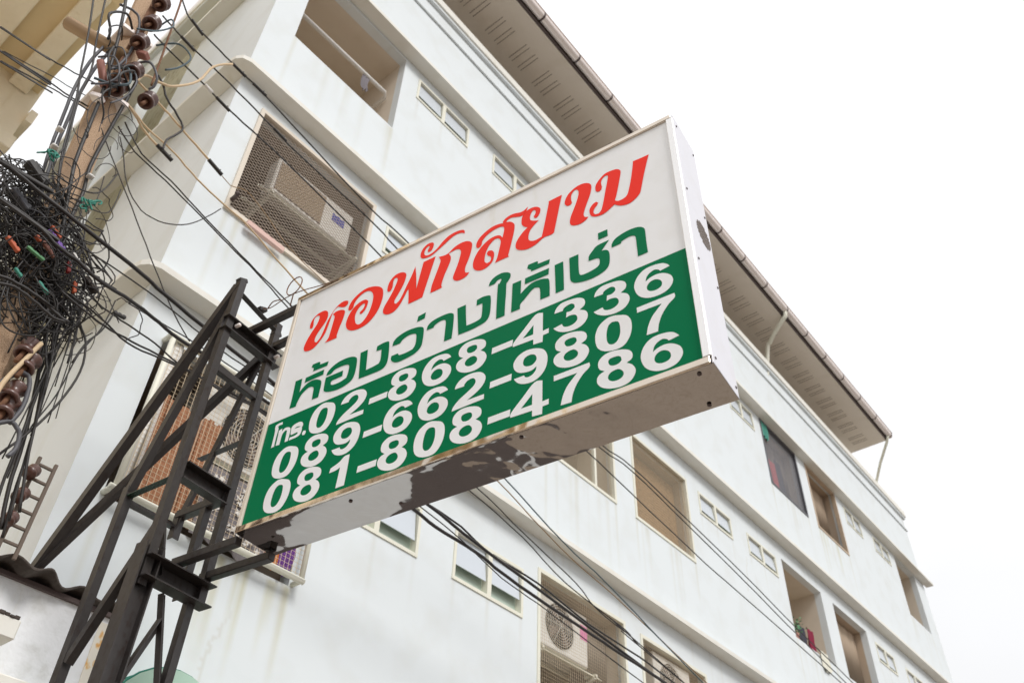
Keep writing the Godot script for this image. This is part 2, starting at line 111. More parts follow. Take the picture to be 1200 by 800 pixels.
	["drop_wire", "thin straight black wire crossing inside the big slack loop", "", "black", 0.0041, [1.276, 5.189, -4.200, 1.270, 4.957, -4.200, 1.220, 4.721, -4.200, 1.209, 4.438, -4.200, 1.161, 4.149, -4.200, 1.173, 3.897, -4.200]],
	["drop_wire", "black cable hanging from tangle to ladder shaped bracket, right one", "hang", "black", 0.0081, [1.052, 5.106, -4.220, 1.067, 4.850, -4.220, 1.092, 4.679, -4.220, 1.110, 4.541, -4.220, 1.147, 4.176, -4.220, 1.166, 3.907, -4.220, 1.184, 3.768, -4.220]],
	["drop_wire", "black cable hanging from tangle past lower insulators, thickest", "hang", "black", 0.0081, [0.949, 4.997, -4.180, 1.008, 4.782, -4.180, 1.055, 4.631, -4.180, 1.117, 4.495, -4.180, 1.158, 4.295, -4.180, 1.204, 4.056, -4.180, 1.284, 3.755, -4.180]],
	["drop_wire", "black cable hanging from tangle past lower insulators, left of thin pair", "hang", "black", 0.0067, [0.995, 5.013, -4.200, 1.055, 4.766, -4.200, 1.118, 4.565, -4.200, 1.149, 4.354, -4.200, 1.181, 4.209, -4.200, 1.209, 4.016, -4.200, 1.264, 3.706, -4.200]],
	["drop_wire", "black cable hanging from tangle past lower insulators, right of thin pair", "hang", "black", 0.0067, [1.024, 5.061, -4.240, 1.071, 4.832, -4.240, 1.111, 4.612, -4.240, 1.139, 4.453, -4.240, 1.210, 4.138, -4.240, 1.237, 3.898, -4.240, 1.281, 3.637, -4.240]],
	["riser_cable", "thick black riser at far left beside lower insulators", "", "black", 0.011, [0.999, 4.946, -4.250, 1.074, 4.621, -4.250, 1.132, 4.368, -4.250, 1.180, 4.125, -4.250, 1.211, 3.888, -4.250, 1.261, 3.677, -4.250]],
	["riser_cable", "grey thick hose arching over lower left spool insulator", "", "grey", 0.012, [0.905, 4.215, -4.100, 0.926, 4.293, -4.100, 0.963, 4.362, -4.100, 0.996, 4.390, -4.100, 1.030, 4.373, -4.100, 1.053, 4.299, -4.100, 1.061, 4.197, -4.100, 1.041, 4.101, -4.100]],
	["riser_cable", "second grey thick hose arching below the first at left edge", "", "grey", 0.012, [0.977, 4.052, -4.100, 1.020, 4.099, -4.100, 1.058, 4.111, -4.100, 1.104, 4.076, -4.100, 1.119, 3.999, -4.100, 1.102, 3.940, -4.100]],
	["service_wire", "cream flat cable slanting across lower spool insulator at left edge", "", "cream", 0.0122, [0.997, 4.582, -4.080, 0.967, 4.456, -4.080, 0.941, 4.348, -4.080, 0.926, 4.261, -4.080, 0.922, 4.153, -4.080]],
	["overhead_cable", "curved black cable running through bottom of tangle, upper", "", "black", 0.0095, [0.545, 4.694, -3.980, 0.657, 4.738, -3.980, 0.764, 4.752, -3.980, 0.884, 4.743, -3.980, 0.973, 4.713, -3.980, 1.043, 4.705, -3.980]],
	["overhead_cable", "curved black cable running through bottom of tangle, lower", "", "black", 0.0081, [0.571, 4.637, -3.980, 0.711, 4.716, -3.980, 0.800, 4.720, -3.980, 0.892, 4.700, -3.980, 0.966, 4.683, -3.980, 1.027, 4.699, -3.980]],
	["drop_wire", "black wire curling from tangle to small black coupling at corner", "", "black", 0.0054, [1.209, 4.658, -4.200, 1.229, 4.816, -4.200, 1.276, 4.942, -4.200, 1.296, 5.078, -4.200, 1.300, 5.110, -4.200]],
	["overhead_cable", "straight wire across the left wall below the corner ledge to lower window", "", "black", 0.0041, [1.381, 5.311, -4.300, 1.548, 5.316, -4.300, 1.789, 5.327, -4.300, 2.102, 5.327, -4.300, 2.358, 5.314, -4.300, 2.738, 5.280, -4.300]],
]

# ---------------------------------------------------------------- naming
func numbered(called: String) -> String:
	var n: int = used.get(called, 0)
	used[called] = n + 1
	return called if n == 0 else "%s_%03d" % [called, n]

func tag(o: Node, label: String, category: String, group := "") -> Node:
	o.set_meta("label", label)
	o.set_meta("category", category)
	if group: o.set_meta("group", group)
	return o

func thing(called: String, label: String, category: String, at := Vector3.ZERO, group := "") -> Node3D:
	var o := Node3D.new()
	o.name = numbered(called)
	o.position = at
	add_child(o)
	tag(o, label, category, group)
	return o

# a named mesh; shapes are given in world metres, so a child is moved back by where its thing stands
func obj(called: String, st: SurfaceTool, m: Material, parent: Node3D = null, smooth := false) -> MeshInstance3D:
	var o := MeshInstance3D.new()
	st.generate_normals()
	o.mesh = st.commit()
	o.material_override = m
	if parent == null:
		o.name = numbered(called)
		add_child(o)
	else:
		o.name = called
		parent.add_child(o, true)
		if parent.get_parent() == self and not (parent is MeshInstance3D):
			o.position = -parent.position
	return o

func structure(called: String, st: SurfaceTool, m: Material) -> MeshInstance3D:
	var o := obj(called, st, m)
	o.set_meta("kind", "structure")
	return o

func stuff(o: Node) -> Node:
	o.set_meta("kind", "stuff")
	return o

# ---------------------------------------------------------------- shapes
func mk(smooth := false) -> SurfaceTool:
	var st := SurfaceTool.new()
	st.begin(Mesh.PRIMITIVE_TRIANGLES)
	st.set_smooth_group(0 if smooth else -1)
	return st

func tri(st: SurfaceTool, a: Vector3, b: Vector3, c: Vector3, n: Vector3) -> void:
	if (c - a).cross(b - a).dot(n) < 0.0:
		var t := b
		b = c
		c = t
	for v in [a, b, c]:
		st.set_uv(Vector2(v.x / 24.0, 1.0 - v.y / 16.0))   # only the street front's weather stains use these
		st.add_vertex(v)

func quad(st: SurfaceTool, a: Vector3, b: Vector3, c: Vector3, d: Vector3, n: Vector3) -> void:
	tri(st, a, b, c, n)
	tri(st, a, c, d, n)

# a box given by its centre, half-size and axes, with small chamfers when c > 0
func obox(st: SurfaceTool, o: Vector3, h: Vector3, ax: Basis, c := 0.0) -> void:
	if c <= 0.0:
		for i in 3:
			for s in [-1.0, 1.0]:
				var u := ax[(i + 1) % 3] * h[(i + 1) % 3]
				var v := ax[(i + 2) % 3] * h[(i + 2) % 3]
				var p: Vector3 = o + ax[i] * h[i] * s
				quad(st, p - u - v, p + u - v, p + u + v, p - u + v, ax[i] * s)
		return
	for i in 3:
		var j := (i + 1) % 3
		var k := (i + 2) % 3
		for s in [-1.0, 1.0]:
			var u := ax[j] * (h[j] - c)
			var v := ax[k] * (h[k] - c)
			var p: Vector3 = o + ax[i] * h[i] * s
			quad(st, p - u - v, p + u - v, p + u + v, p - u + v, ax[i] * s)
			for t in [-1.0, 1.0]:      # the chamfer between face i and face j
				var a: Vector3 = o + ax[i] * h[i] * s + ax[j] * (h[j] - c) * t
				var b: Vector3 = o + ax[i] * (h[i] - c) * s + ax[j] * h[j] * t
				quad(st, a - v, b - v, b + v, a + v, ax[i] * s + ax[j] * t)
				for w in [-1.0, 1.0]:
					if i == 0:
						var q: Vector3 = o + ax[0] * (h[0] - c) * s + ax[1] * (h[1] - c) * t + ax[2] * (h[2] - c) * w
						tri(st, q + ax[0] * c * s, q + ax[1] * c * t, q + ax[2] * c * w, ax[0] * s + ax[1] * t + ax[2] * w)

func box(st: SurfaceTool, x0: float, x1: float, y0: float, y1: float, z0: float, z1: float, c := 0.0) -> void:
	obox(st, Vector3(x0 + x1, y0 + y1, z0 + z1) / 2, Vector3(absf(x1 - x0), absf(y1 - y0), absf(z1 - z0)) / 2, Basis.IDENTITY, c)

func frame_of(d: Vector3, up := Vector3.UP) -> Basis:
	d = d.normalized()
	if absf(d.dot(up)) > 0.98: up = Vector3.RIGHT
	var r := d.cross(up).normalized()
	return Basis(r, r.cross(d), d)

# a bar between two points: plain, or a rolled angle or I section
func bar(st: SurfaceTool, a: Vector3, b: Vector3, w: float, h := -1.0, kind := "box", up := Vector3.UP) -> void:
	if h < 0.0: h = w
	var f := frame_of(b - a, up)
	var m := (a + b) / 2
	var l := a.distance_to(b) / 2
	if kind == "box":
		obox(st, m, Vector3(w / 2, h / 2, l), f, minf(w, h) * 0.09)
	elif kind == "angle":
		var t := 0.0055
		obox(st, m + f.x * (-w / 2 + t / 2), Vector3(t / 2, h / 2, l), f)
		obox(st, m + f.y * (-h / 2 + t / 2) + f.x * t / 2, Vector3(w / 2 - t / 2, t / 2, l), f)
	elif kind == "channel":
		var t := 0.007
		obox(st, m + f.x * (-w / 2 + t / 2), Vector3(t / 2, h / 2, l), f)
		for s in [-1.0, 1.0]:
			obox(st, m + f.y * s * (h / 2 - t / 2) + f.x * t / 2, Vector3(w / 2 - t / 2, t / 2, l), f)
	else:
		var t := 0.008
		obox(st, m, Vector3(t / 2, h / 2 - t, l), f)
		for s in [-1.0, 1.0]:
			obox(st, m + f.y * s * (h / 2 - t / 2), Vector3(w / 2, t / 2, l), f)

func catmull(p: Array, cuts: int) -> Array:
	var out := []
	for i in p.size() - 1:
		var a: Vector3 = p[maxi(i - 1, 0)]
		var b: Vector3 = p[i]
		var c: Vector3 = p[i + 1]
		var d: Vector3 = p[mini(i + 2, p.size() - 1)]
		for k in cuts:
			out.append(b.cubic_interpolate(c, a, d, float(k) / cuts))
	out.append(p[-1])
	return out

func tube(st: SurfaceTool, p: Array, r: float, sides := 6, r2 := -1.0) -> void:
	var rings := []
	var f := frame_of(p[1] - p[0])
	for i in p.size():
		var d: Vector3 = (p[mini(i + 1, p.size() - 1)] - p[maxi(i - 1, 0)])
		if d.length() < 1e-6: d = f.z
		d = d.normalized()
		var x := (f.x - d * f.x.dot(d)).normalized()
		f = Basis(x, d.cross(x), d)
		var ring := []
		var rr := r if r2 < 0.0 else lerpf(r, r2, float(i) / (p.size() - 1))
		for k in sides:
			ring.append(p[i] + f.x * cos(TAU * k / sides) * rr + f.y * sin(TAU * k / sides) * rr)
		rings.append(ring)
	for i in p.size() - 1:
		for k in sides:
			var a: Vector3 = rings[i][k]
			var b: Vector3 = rings[i][(k + 1) % sides]
			quad(st, a, b, rings[i + 1][(k + 1) % sides], rings[i + 1][k], a + b - 2 * p[i])
	for e in [0, p.size() - 1]:
		var n: Vector3 = (p[0] - p[1]) if e == 0 else (p[-1] - p[-2])
		for k in range(1, sides - 1):
			tri(st, rings[e][0], rings[e][k], rings[e][k + 1], n)

# a turned shape: profile of (radius, height along the axis)
func lathe(st: SurfaceTool, o: Vector3, axis: Vector3, prof: Array, sides := 20) -> void:
	var f := frame_of(axis)
	for i in prof.size() - 1:
		var a: Vector2 = prof[i]
		var b: Vector2 = prof[i + 1]
		for k in sides:
			var u := TAU * k / sides
			var v := TAU * (k + 1) / sides
			var du := f.x * cos(u) + f.y * sin(u)
			var dv := f.x * cos(v) + f.y * sin(v)
			var n := (du + dv) * (b.y - a.y) - f.z * 2.0 * (b.x - a.x)
			quad(st, o + du * a.x + f.z * a.y, dv * a.x + o + f.z * a.y, dv * b.x + o + f.z * b.y, du * b.x + o + f.z * b.y, n)

# a flat plan polygon (x, z) raised from y0 to y1
func slab(st: SurfaceTool, plan: PackedVector2Array, y0: float, y1: float) -> void:
	var t := Geometry2D.triangulate_polygon(plan)
	for i in range(0, t.size(), 3):
		for y in [y0, y1]:
			var v := []
			for k in 3: v.append(Vector3(plan[t[i + k]].x, y, plan[t[i + k]].y))
			tri(st, v[0], v[1], v[2], Vector3.UP * (1 if y == y1 else -1))
	var mid := Vector2.ZERO
	var turn := -1.0 if Geometry2D.is_polygon_clockwise(plan) else 1.0
	for i in plan.size():
		var a := plan[i]
		var b := plan[(i + 1) % plan.size()]
		var n := Vector2(b.y - a.y, a.x - b.x) * turn
		quad(st, Vector3(a.x, y0, a.y), Vector3(b.x, y0, b.y), Vector3(b.x, y1, b.y), Vector3(a.x, y1, a.y), Vector3(n.x, 0, n.y))

# a sheet of the front wall between x0..x1, y0..y1 with openings cut out, as thick as t
func holed_wall(st: SurfaceTool, x0: float, x1: float, y0: float, y1: float, z: float, t: float, holes: Array) -> void:
	var xs := [x0, x1]
	var ys := [y0, y1]
	for h in holes:
		xs.append(h[0]); xs.append(h[1]); ys.append(h[2]); ys.append(h[3])
	xs.sort()
	ys.sort()
	for i in xs.size() - 1:
		for j in ys.size() - 1:
			if xs[i + 1] - xs[i] < 1e-4 or ys[j + 1] - ys[j] < 1e-4: continue
			var cx: float = (xs[i] + xs[i + 1]) / 2
			var cy: float = (ys[j] + ys[j + 1]) / 2
			if holes.any(func(h): return cx > h[0] and cx < h[1] and cy > h[2] and cy < h[3]): continue
			for s in [[z, 1.0], [z - t, -1.0]]:
				quad(st, Vector3(xs[i], ys[j], s[0]), Vector3(xs[i + 1], ys[j], s[0]), Vector3(xs[i + 1], ys[j + 1], s[0]), Vector3(xs[i], ys[j + 1], s[0]), Vector3(0, 0, s[1]))
	for h in holes:
		for e in [[h[0], 1.0], [h[1], -1.0]]:
			quad(st, Vector3(e[0], h[2], z), Vector3(e[0], h[3], z), Vector3(e[0], h[3], z - t), Vector3(e[0], h[2], z - t), Vector3(e[1], 0, 0))
		for e in [[h[2], 1.0], [h[3], -1.0]]:
			quad(st, Vector3(h[0], e[0], z), Vector3(h[1], e[0], z), Vector3(h[1], e[0], z - t), Vector3(h[0], e[0], z - t), Vector3(0, e[1], 0))

# the five inner faces of a recess behind an opening
func recess(st: SurfaceTool, h: Array, z0: float, z1: float, wide := 0.0, tall := 0.0) -> void:
	var a: float = h[0] - wide
	var b: float = h[1] + wide
	var c: float = h[2] - 0.25
	var d: float = h[3] + tall
	quad(st, Vector3(a, c, z1), Vector3(b, c, z1), Vector3(b, d, z1), Vector3(a, d, z1), Vector3(0, 0, 1))
	for e in [[a, 1.0], [b, -1.0]]:
		quad(st, Vector3(e[0], c, z0), Vector3(e[0], d, z0), Vector3(e[0], d, z1), Vector3(e[0], c, z1), Vector3(e[1], 0, 0))
	for e in [[c, 1.0], [d, -1.0]]:
		quad(st, Vector3(a, e[0], z0), Vector3(b, e[0], z0), Vector3(b, e[0], z1), Vector3(a, e[0], z1), Vector3(0, e[1], 0))

# wire netting: square, or diamond when slant > 0
func netting(st: SurfaceTool, x0: float, x1: float, y0: float, y1: float, z: float, pitch: float, r: float, slant := 0.0) -> void:
	var lines := []
	if slant <= 0.0:
		for i in int((x1 - x0) / pitch) + 1: lines.append([Vector2(x0 + i * pitch, y0), Vector2(x0 + i * pitch, y1)])
		for i in int((y1 - y0) / pitch) + 1: lines.append([Vector2(x0, y0 + i * pitch), Vector2(x1, y0 + i * pitch)])
	else:
		var w := x1 - x0
		var h := y1 - y0
		for s in [-1.0, 1.0]:
			var reach := h / slant
			var n := int((w + reach) / pitch) + 1
			for i in n:
				var bx := x0 - reach + i * pitch if s > 0 else x0 + i * pitch
				var a := Vector2(bx, y0)
				var b := Vector2(bx + reach, y1) if s > 0 else Vector2(bx - reach, y1)
				var ta := 0.0
				var tb := 1.0
				var dx := b.x - a.x
				var t0 := (x0 - a.x) / dx
				var t1 := (x1 - a.x) / dx
				ta = maxf(ta, minf(t0, t1))
				tb = minf(tb, maxf(t0, t1))
				if tb - ta > 0.01: lines.append([a.lerp(b, ta), a.lerp(b, tb)])
	for l in lines:
		var a: Vector2 = l[0]
		var b: Vector2 = l[1]
		var n := (b - a).orthogonal().normalized() * r
		var p := [Vector3(a.x + n.x, a.y + n.y, z), Vector3(a.x, a.y, z + r), Vector3(a.x - n.x, a.y - n.y, z), Vector3(a.x, a.y, z - r)]
		var d := Vector3(b.x - a.x, b.y - a.y, 0)
		var c := Vector3(a.x, a.y, z)
		for k in 4:
			quad(st, p[k], p[(k + 1) % 4], p[(k + 1) % 4] + d, p[k] + d, p[k] + p[(k + 1) % 4] - c * 2)

# smooth an outline of flat numbers (millimetres), keeping its sharp corners
func outline(raw: Array, scale := 0.001) -> PackedVector2Array:
	var p := []
	for i in range(0, raw.size(), 2): p.append(Vector2(raw[i], raw[i + 1]) * scale)
	var n := p.size()
	var sharp := []
	for i in n:
		var a: Vector2 = p[i] - p[(i + n - 1) % n]
		var b: Vector2 = p[(i + 1) % n] - p[i]
		sharp.append(absf(a.angle_to(b)) > 0.95)
	var out := PackedVector2Array()
	for i in n:
		var b: Vector2 = p[i]
		var c: Vector2 = p[(i + 1) % n]
		var a: Vector2 = p[(i + n - 1) % n]
		var d: Vector2 = p[(i + 2) % n]
		if sharp[i]: a = b + (b - c) * 0.3
		if sharp[(i + 1) % n]: d = c + (c - b) * 0.3
		out.append(b)
		if sharp[i] and sharp[(i + 1) % n]: continue
		for k in [0.25, 0.5, 0.75]: out.append(b.cubic_interpolate(c, a, d, k))
	return out

# flat lettering on the sign's face
func on_sign(s: float, n: float, y: float) -> Vector3:
	return SIGN_AT + SIGN_DIR * s + SIGN_IN * n + Vector3.UP * y

func lettering(polys: Array, at: Vector2, lift: float) -> SurfaceTool:
	var st := mk()
	for poly in polys:
		var t := Geometry2D.triangulate_polygon(poly)
		if t.is_empty(): print("outline not drawn ", poly.size())
		for i in range(0, t.size(), 3):
			var v := []
			for k in 3:
				var q: Vector2 = poly[t[i + k]] + at
				v.append(on_sign(q.x, -lift, 3.645 + q.y))
			tri(st, v[0], v[1], v[2], -SIGN_IN)
	return st

func pierced(outer: PackedVector2Array, holes: Array) -> Array:
	if holes.is_empty(): return [outer]
	var cx := 0.0
	for h in holes:
		var sum := Vector2.ZERO
		for q in h: sum += q
		cx += sum.x / h.size() / holes.size()
	var parts := []
	for side in [[-1.0, cx], [cx, 1.0]]:
		var half := PackedVector2Array([Vector2(side[0], -1), Vector2(side[1], -1), Vector2(side[1], 1), Vector2(side[0], 1)])
		var got: Array = Geometry2D.intersect_polygons(outer, half)
		for h in holes:
			var next := []
			for g in got: next.append_array(Geometry2D.clip_polygons(g, h))
			got = next
		parts.append_array(got)
	return parts

# ---------------------------------------------------------------- materials
func noise_tex(freq: float, ramp: Array, sd: int, size := 512, octaves := 4, normal := false, strength := 4.0) -> NoiseTexture2D:
	var n := FastNoiseLite.new()
	n.noise_type = FastNoiseLite.TYPE_SIMPLEX_SMOOTH
	n.seed = sd
	n.frequency = freq
	n.fractal_octaves = octaves
	var t := NoiseTexture2D.new()
	t.width = size
	t.height = size
	t.seamless = true
	t.noise = n
	if normal:
		t.as_normal_map = true
		t.bump_strength = strength
	elif ramp.size():
		var g := Gradient.new()
		g.offsets = PackedFloat32Array()
		g.colors = PackedColorArray()
		var offs := PackedFloat32Array()
		var cols := PackedColorArray()
		for r in ramp:
			offs.append(r[0])
			cols.append(r[1])
		g.offsets = offs
		g.colors = cols
		t.color_ramp = g
	return t

func mat(c: Color, rough: float, metal := 0.0) -> StandardMaterial3D:
	var m := StandardMaterial3D.new()
	m.albedo_color = c
	m.roughness = rough
	m.metallic = metal
	return m

# a surface with a triplanar colour pattern
func worn(c: Color, rough: float, tex: Texture2D, scale: Vector3, metal := 0.0, bump: Texture2D = null, bump_scale := 0.5, detail: Texture2D = null, dscale := Vector3.ONE) -> StandardMaterial3D:
	var m := mat(c, rough, metal)
	m.albedo_texture = tex
	m.uv1_triplanar = true
	m.uv1_world_triplanar = true
	m.uv1_scale = scale
	if bump:
		m.normal_enabled = true
		m.normal_texture = bump
		m.normal_scale = bump_scale
	if detail:
		m.detail_enabled = true
		m.detail_blend_mode = BaseMaterial3D.BLEND_MODE_MUL
		m.detail_albedo = detail
		m.detail_uv_layer = BaseMaterial3D.DETAIL_UV_2
		m.uv2_triplanar = true
		m.uv2_world_triplanar = true
		m.uv2_scale = dscale
	return m

func c3(r: float, g: float, b: float) -> Color:
	return Color(r, g, b)

func make_materials() -> void:
	var soft := noise_tex(0.008, [[0.1, c3(0.982, 0.978, 0.97)], [0.5, Color.WHITE], [1.0, Color.WHITE]], 3)
	var streak := noise_tex(0.012, [[0.03, c3(0.96, 0.95, 0.925)], [0.15, c3(0.99, 0.988, 0.98)], [0.28, Color.WHITE], [1.0, Color.WHITE]], 5)
	var fine := noise_tex(0.06, [], 9, 512, 5, true, 3.0)
	var grit := noise_tex(0.03, [[0.1, c3(0.8, 0.77, 0.73)], [0.45, Color.WHITE], [1.0, Color.WHITE]], 11)
	var rusty := noise_tex(0.03, [[0.0, c3(0.8, 0.58, 0.46)], [0.2, c3(0.86, 0.78, 0.74)], [0.36, c3(0.95, 0.94, 0.94)], [0.6, Color.WHITE], [0.9, c3(1.0, 1.0, 1.0)]], 13)
	M.paint = mat(c3(0.875, 0.9, 0.91), 0.75)
	M.paint.albedo_texture = weather_stains()
	M.paint.detail_enabled = true
	M.paint.detail_blend_mode = BaseMaterial3D.BLEND_MODE_MUL
	M.paint.detail_albedo = soft
	M.paint.detail_uv_layer = BaseMaterial3D.DETAIL_UV_2
	M.paint.uv2_triplanar = true
	M.paint.uv2_world_triplanar = true
	M.paint.uv2_scale = Vector3(0.35, 0.35, 0.35)
	M.paint_side = worn(c3(0.9, 0.92, 0.93), 0.8, soft, Vector3(0.4, 0.4, 0.4), 0.0, null, 0.0, streak, Vector3(0.5, 0.04, 0.5))
	M.ledge = worn(c3(0.91, 0.905, 0.875), 0.8, soft, Vector3(0.6, 0.6, 0.6), 0.0, null, 0.0, streak, Vector3(0.3, 0.3, 0.3))
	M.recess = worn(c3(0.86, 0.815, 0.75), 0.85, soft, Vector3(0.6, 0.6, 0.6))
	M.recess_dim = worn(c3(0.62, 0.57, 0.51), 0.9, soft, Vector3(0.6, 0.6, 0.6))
	M.recess_tan = worn(c3(0.76, 0.685, 0.6), 0.85, soft, Vector3(0.6, 0.6, 0.6))
	M.olive = worn(c3(0.66, 0.64, 0.54), 0.85, grit, Vector3(0.6, 0.3, 0.6))
	M.cream = worn(c3(0.9, 0.895, 0.835), 0.55, soft, Vector3(1.1, 1.1, 1.1))
	M.cream_metal = worn(c3(0.86, 0.82, 0.76), 0.4, soft, Vector3(1, 0.4, 1))
	M.mint = mat(c3(0.72, 0.84, 0.76), 0.5)
	M.soffit = worn(c3(0.83, 0.79, 0.74), 0.85, soft, Vector3(0.5, 0.5, 0.5))
	M.slot = mat(c3(0.5, 0.46, 0.43), 0.9)
	M.gutter = worn(c3(0.93, 0.89, 0.87), 0.4, soft, Vector3(0.6, 2, 2), 0.1)
	M.fascia = mat(c3(0.33, 0.28, 0.27), 0.7)
	M.pane = mat(c3(0.8, 0.83, 0.86), 0.3)
	M.pane.clearcoat_enabled = true
	M.pane.clearcoat = 0.5
	M.green_glass = mat(c3(0.72, 0.78, 0.73), 0.4)
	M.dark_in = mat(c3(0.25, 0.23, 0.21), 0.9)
	M.net = mat(c3(0.8, 0.75, 0.7), 0.6)
	M.net_cream = mat(c3(0.86, 0.79, 0.68), 0.6)
	M.net_dark = mat(c3(0.36, 0.33, 0.31), 0.7)
	M.net_curtain = mat(Color(0.62, 0.62, 0.64, 0.25), 0.9)
	M.net_curtain.transparency = BaseMaterial3D.TRANSPARENCY_ALPHA
	M.gauze = mat(Color(0.78, 0.72, 0.62, 0.18), 0.9)
	M.gauze.transparency = BaseMaterial3D.TRANSPARENCY_ALPHA
	M.curtain = worn(c3(0.66, 0.62, 0.57), 0.9, soft, Vector3(2, 0.5, 2))
	M.blind = worn(c3(0.66, 0.52, 0.35), 0.8, noise_tex(0.05, [[0.1, c3(0.55, 0.5, 0.45)], [0.6, Color.WHITE]], 21), Vector3(0.4, 9, 0.4))
	M.card = worn(c3(0.7, 0.5, 0.37), 0.85, noise_tex(0.04, [[0.1, c3(0.75, 0.7, 0.65)], [0.6, Color.WHITE]], 22), Vector3(6, 0.6, 2))
	M.white_metal = worn(c3(0.87, 0.86, 0.83), 0.45, soft, Vector3(1.5, 1.5, 1.5))
	M.coil = worn(c3(0.62, 0.56, 0.52), 0.6, noise_tex(0.3, [[0.3, c3(0.55, 0.5, 0.48)], [0.7, Color.WHITE]], 23, 256), Vector3(3, 3, 3), 0.3)
	M.blue = mat(c3(0.12, 0.2, 0.62), 0.5)
	M.yellow = mat(c3(0.8, 0.62, 0.2), 0.5)
	M.pink = mat(c3(0.86, 0.5, 0.68), 0.6)
	M.steel = worn(c3(0.225, 0.21, 0.205), 0.42, rusty, Vector3(1.5, 0.9, 1.5), 0.1)
	M.steel_green = worn(c3(0.2, 0.32, 0.27), 0.55, noise_tex(0.04, [[0.0, c3(0.35, 0.3, 0.28)], [0.5, c3(0.5, 0.5, 0.5)], [0.6, Color.WHITE]], 33), Vector3(4, 4, 4))
	M.rust = worn(c3(0.5, 0.36, 0.27), 0.85, grit, Vector3(3, 3, 3), 0.1)
	M.face = worn(c3(0.945, 0.95, 0.955), 0.35, soft, Vector3(0.8, 0.8, 0.8), 0.0, null, 0.0, streak, Vector3(0.7, 0.2, 0.7))
	M.green_print = mat(c3(0.0, 0.45, 0.285), 0.35)
	M.red_print = mat(c3(0.96, 0.23, 0.18), 0.35)
	for k in ["face", "green_print", "red_print"]:
		M[k].metallic_specular = 0.17
	M.chrome = mat(c3(0.69, 0.67, 0.655), 0.055, 1.0)
	M.chrome_trim = worn(c3(0.84, 0.79, 0.73), 0.14, soft, Vector3(2, 2, 2), 1.0, noise_tex(0.012, [], 47, 256, 2, true, 8.0), 0.35)
	M.bright_trim = mat(c3(0.97, 0.97, 0.97), 0.3, 0.3)
	M.white_panel = worn(c3(0.87, 0.87, 0.9), 0.3, soft, Vector3(1, 1, 1))
	M.concrete = worn(c3(0.79, 0.68, 0.57), 0.9, noise_tex(0.1, [[0.1, c3(0.72, 0.66, 0.6)], [0.6, Color.WHITE]], 51, 512, 6), Vector3(2.2, 2.2, 2.2), 0.0, fine, 0.4)
	M.porcelain = worn(c3(0.36, 0.235, 0.2), 0.25, grit, Vector3(6, 6, 6))
	M.porcelain.clearcoat_enabled = true
	M.porcelain.clearcoat = 0.6
	M.old_wall = worn(c3(0.92, 0.93, 0.94), 0.9, noise_tex(0.012, [[0.05, c3(0.9, 0.895, 0.88)], [0.25, c3(0.97, 0.97, 0.965)], [0.45, Color.WHITE]], 61, 512, 6), Vector3(0.8, 0.8, 0.8), 0.0, fine, 0.3, streak, Vector3(1.2, 0.2, 1.2))
	M.orange_rust = worn(c3(0.9, 0.88, 0.83), 0.9, noise_tex(0.03, [[0.2, c3(0.9, 0.55, 0.2)], [0.36, c3(0.98, 0.85, 0.66)], [0.5, Color.WHITE]], 63, 256), Vector3(1.6, 1.0, 1.6))
	M.fibre = worn(c3(0.3, 0.27, 0.25), 0.9, grit, Vector3(3, 3, 3), 0.0, fine, 0.8)
	M.tan_wall = worn(c3(1.0, 0.955, 0.86), 0.85, soft, Vector3(0.5, 0.5, 0.5), 0.0, fine, 0.3, streak, Vector3(0.8, 0.1, 0.8))
	M.tan_soffit = worn(c3(0.93, 0.85, 0.69), 0.9, soft, Vector3(0.5, 0.5, 0.5))
	M.tile = worn(c3(0.4, 0.3, 0.26), 0.8, grit, Vector3(0.8, 0.8, 0.8))
	M.shutter = mat(c3(0.37, 0.345, 0.34), 0.5)
	M.asphalt = worn(c3(0.5, 0.46, 0.425), 0.95, noise_tex(0.02, [[0.2, c3(0.7, 0.68, 0.65)], [0.7, Color.WHITE]], 71, 512, 6), Vector3(0.4, 0.4, 0.4))
	M.paving = worn(c3(0.66, 0.61, 0.555), 0.95, grit, Vector3(0.5, 0.5, 0.5))
	M.black = mat(c3(0.165, 0.15, 0.145), 0.5)
	M.grey = mat(c3(0.34, 0.34, 0.36), 0.5)
	M.greywire = mat(c3(0.36, 0.34, 0.33), 0.6)
	M.slate = mat(c3(0.3, 0.37, 0.4), 0.6)
	M.creamwire = mat(c3(0.82, 0.72, 0.58), 0.6)
	M.tan = mat(c3(0.6, 0.49, 0.36), 0.7)
	M.purple = mat(c3(0.4, 0.22, 0.6), 0.5)
	M.orange = mat(c3(0.74, 0.36, 0.22), 0.6)
	M.salmon = mat(c3(0.62, 0.42, 0.37), 0.6)
	M.teal = mat(c3(0.2, 0.52, 0.45), 0.6)
	M.leaf = mat(c3(0.38, 0.6, 0.42), 0.6)
	M.red = mat(c3(0.5, 0.1, 0.09), 0.6)
	M.white = mat(c3(0.88, 0.87, 0.85), 0.6)
	M.cloth_grey = mat(c3(0.5, 0.48, 0.5), 0.95)
	M.cloth_pink = mat(c3(0.78, 0.35, 0.36), 0.95)
	M.cloth_dark = mat(c3(0.24, 0.24, 0.28), 0.95)
	M.cloth_red = mat(c3(0.5, 0.1, 0.22), 0.95)
	M.cloth_orange = mat(c3(0.8, 0.5, 0.27), 0.95)
	M.cloth_star = mat(c3(0.52, 0.5, 0.51), 0.95)
	M.cloth_purple = worn(c3(0.56, 0.36, 0.68), 0.95, noise_tex(0.09, [[0.35, Color.WHITE], [0.6, c3(0.6, 0.5, 0.65)]], 81, 256), Vector3(5, 5, 5))

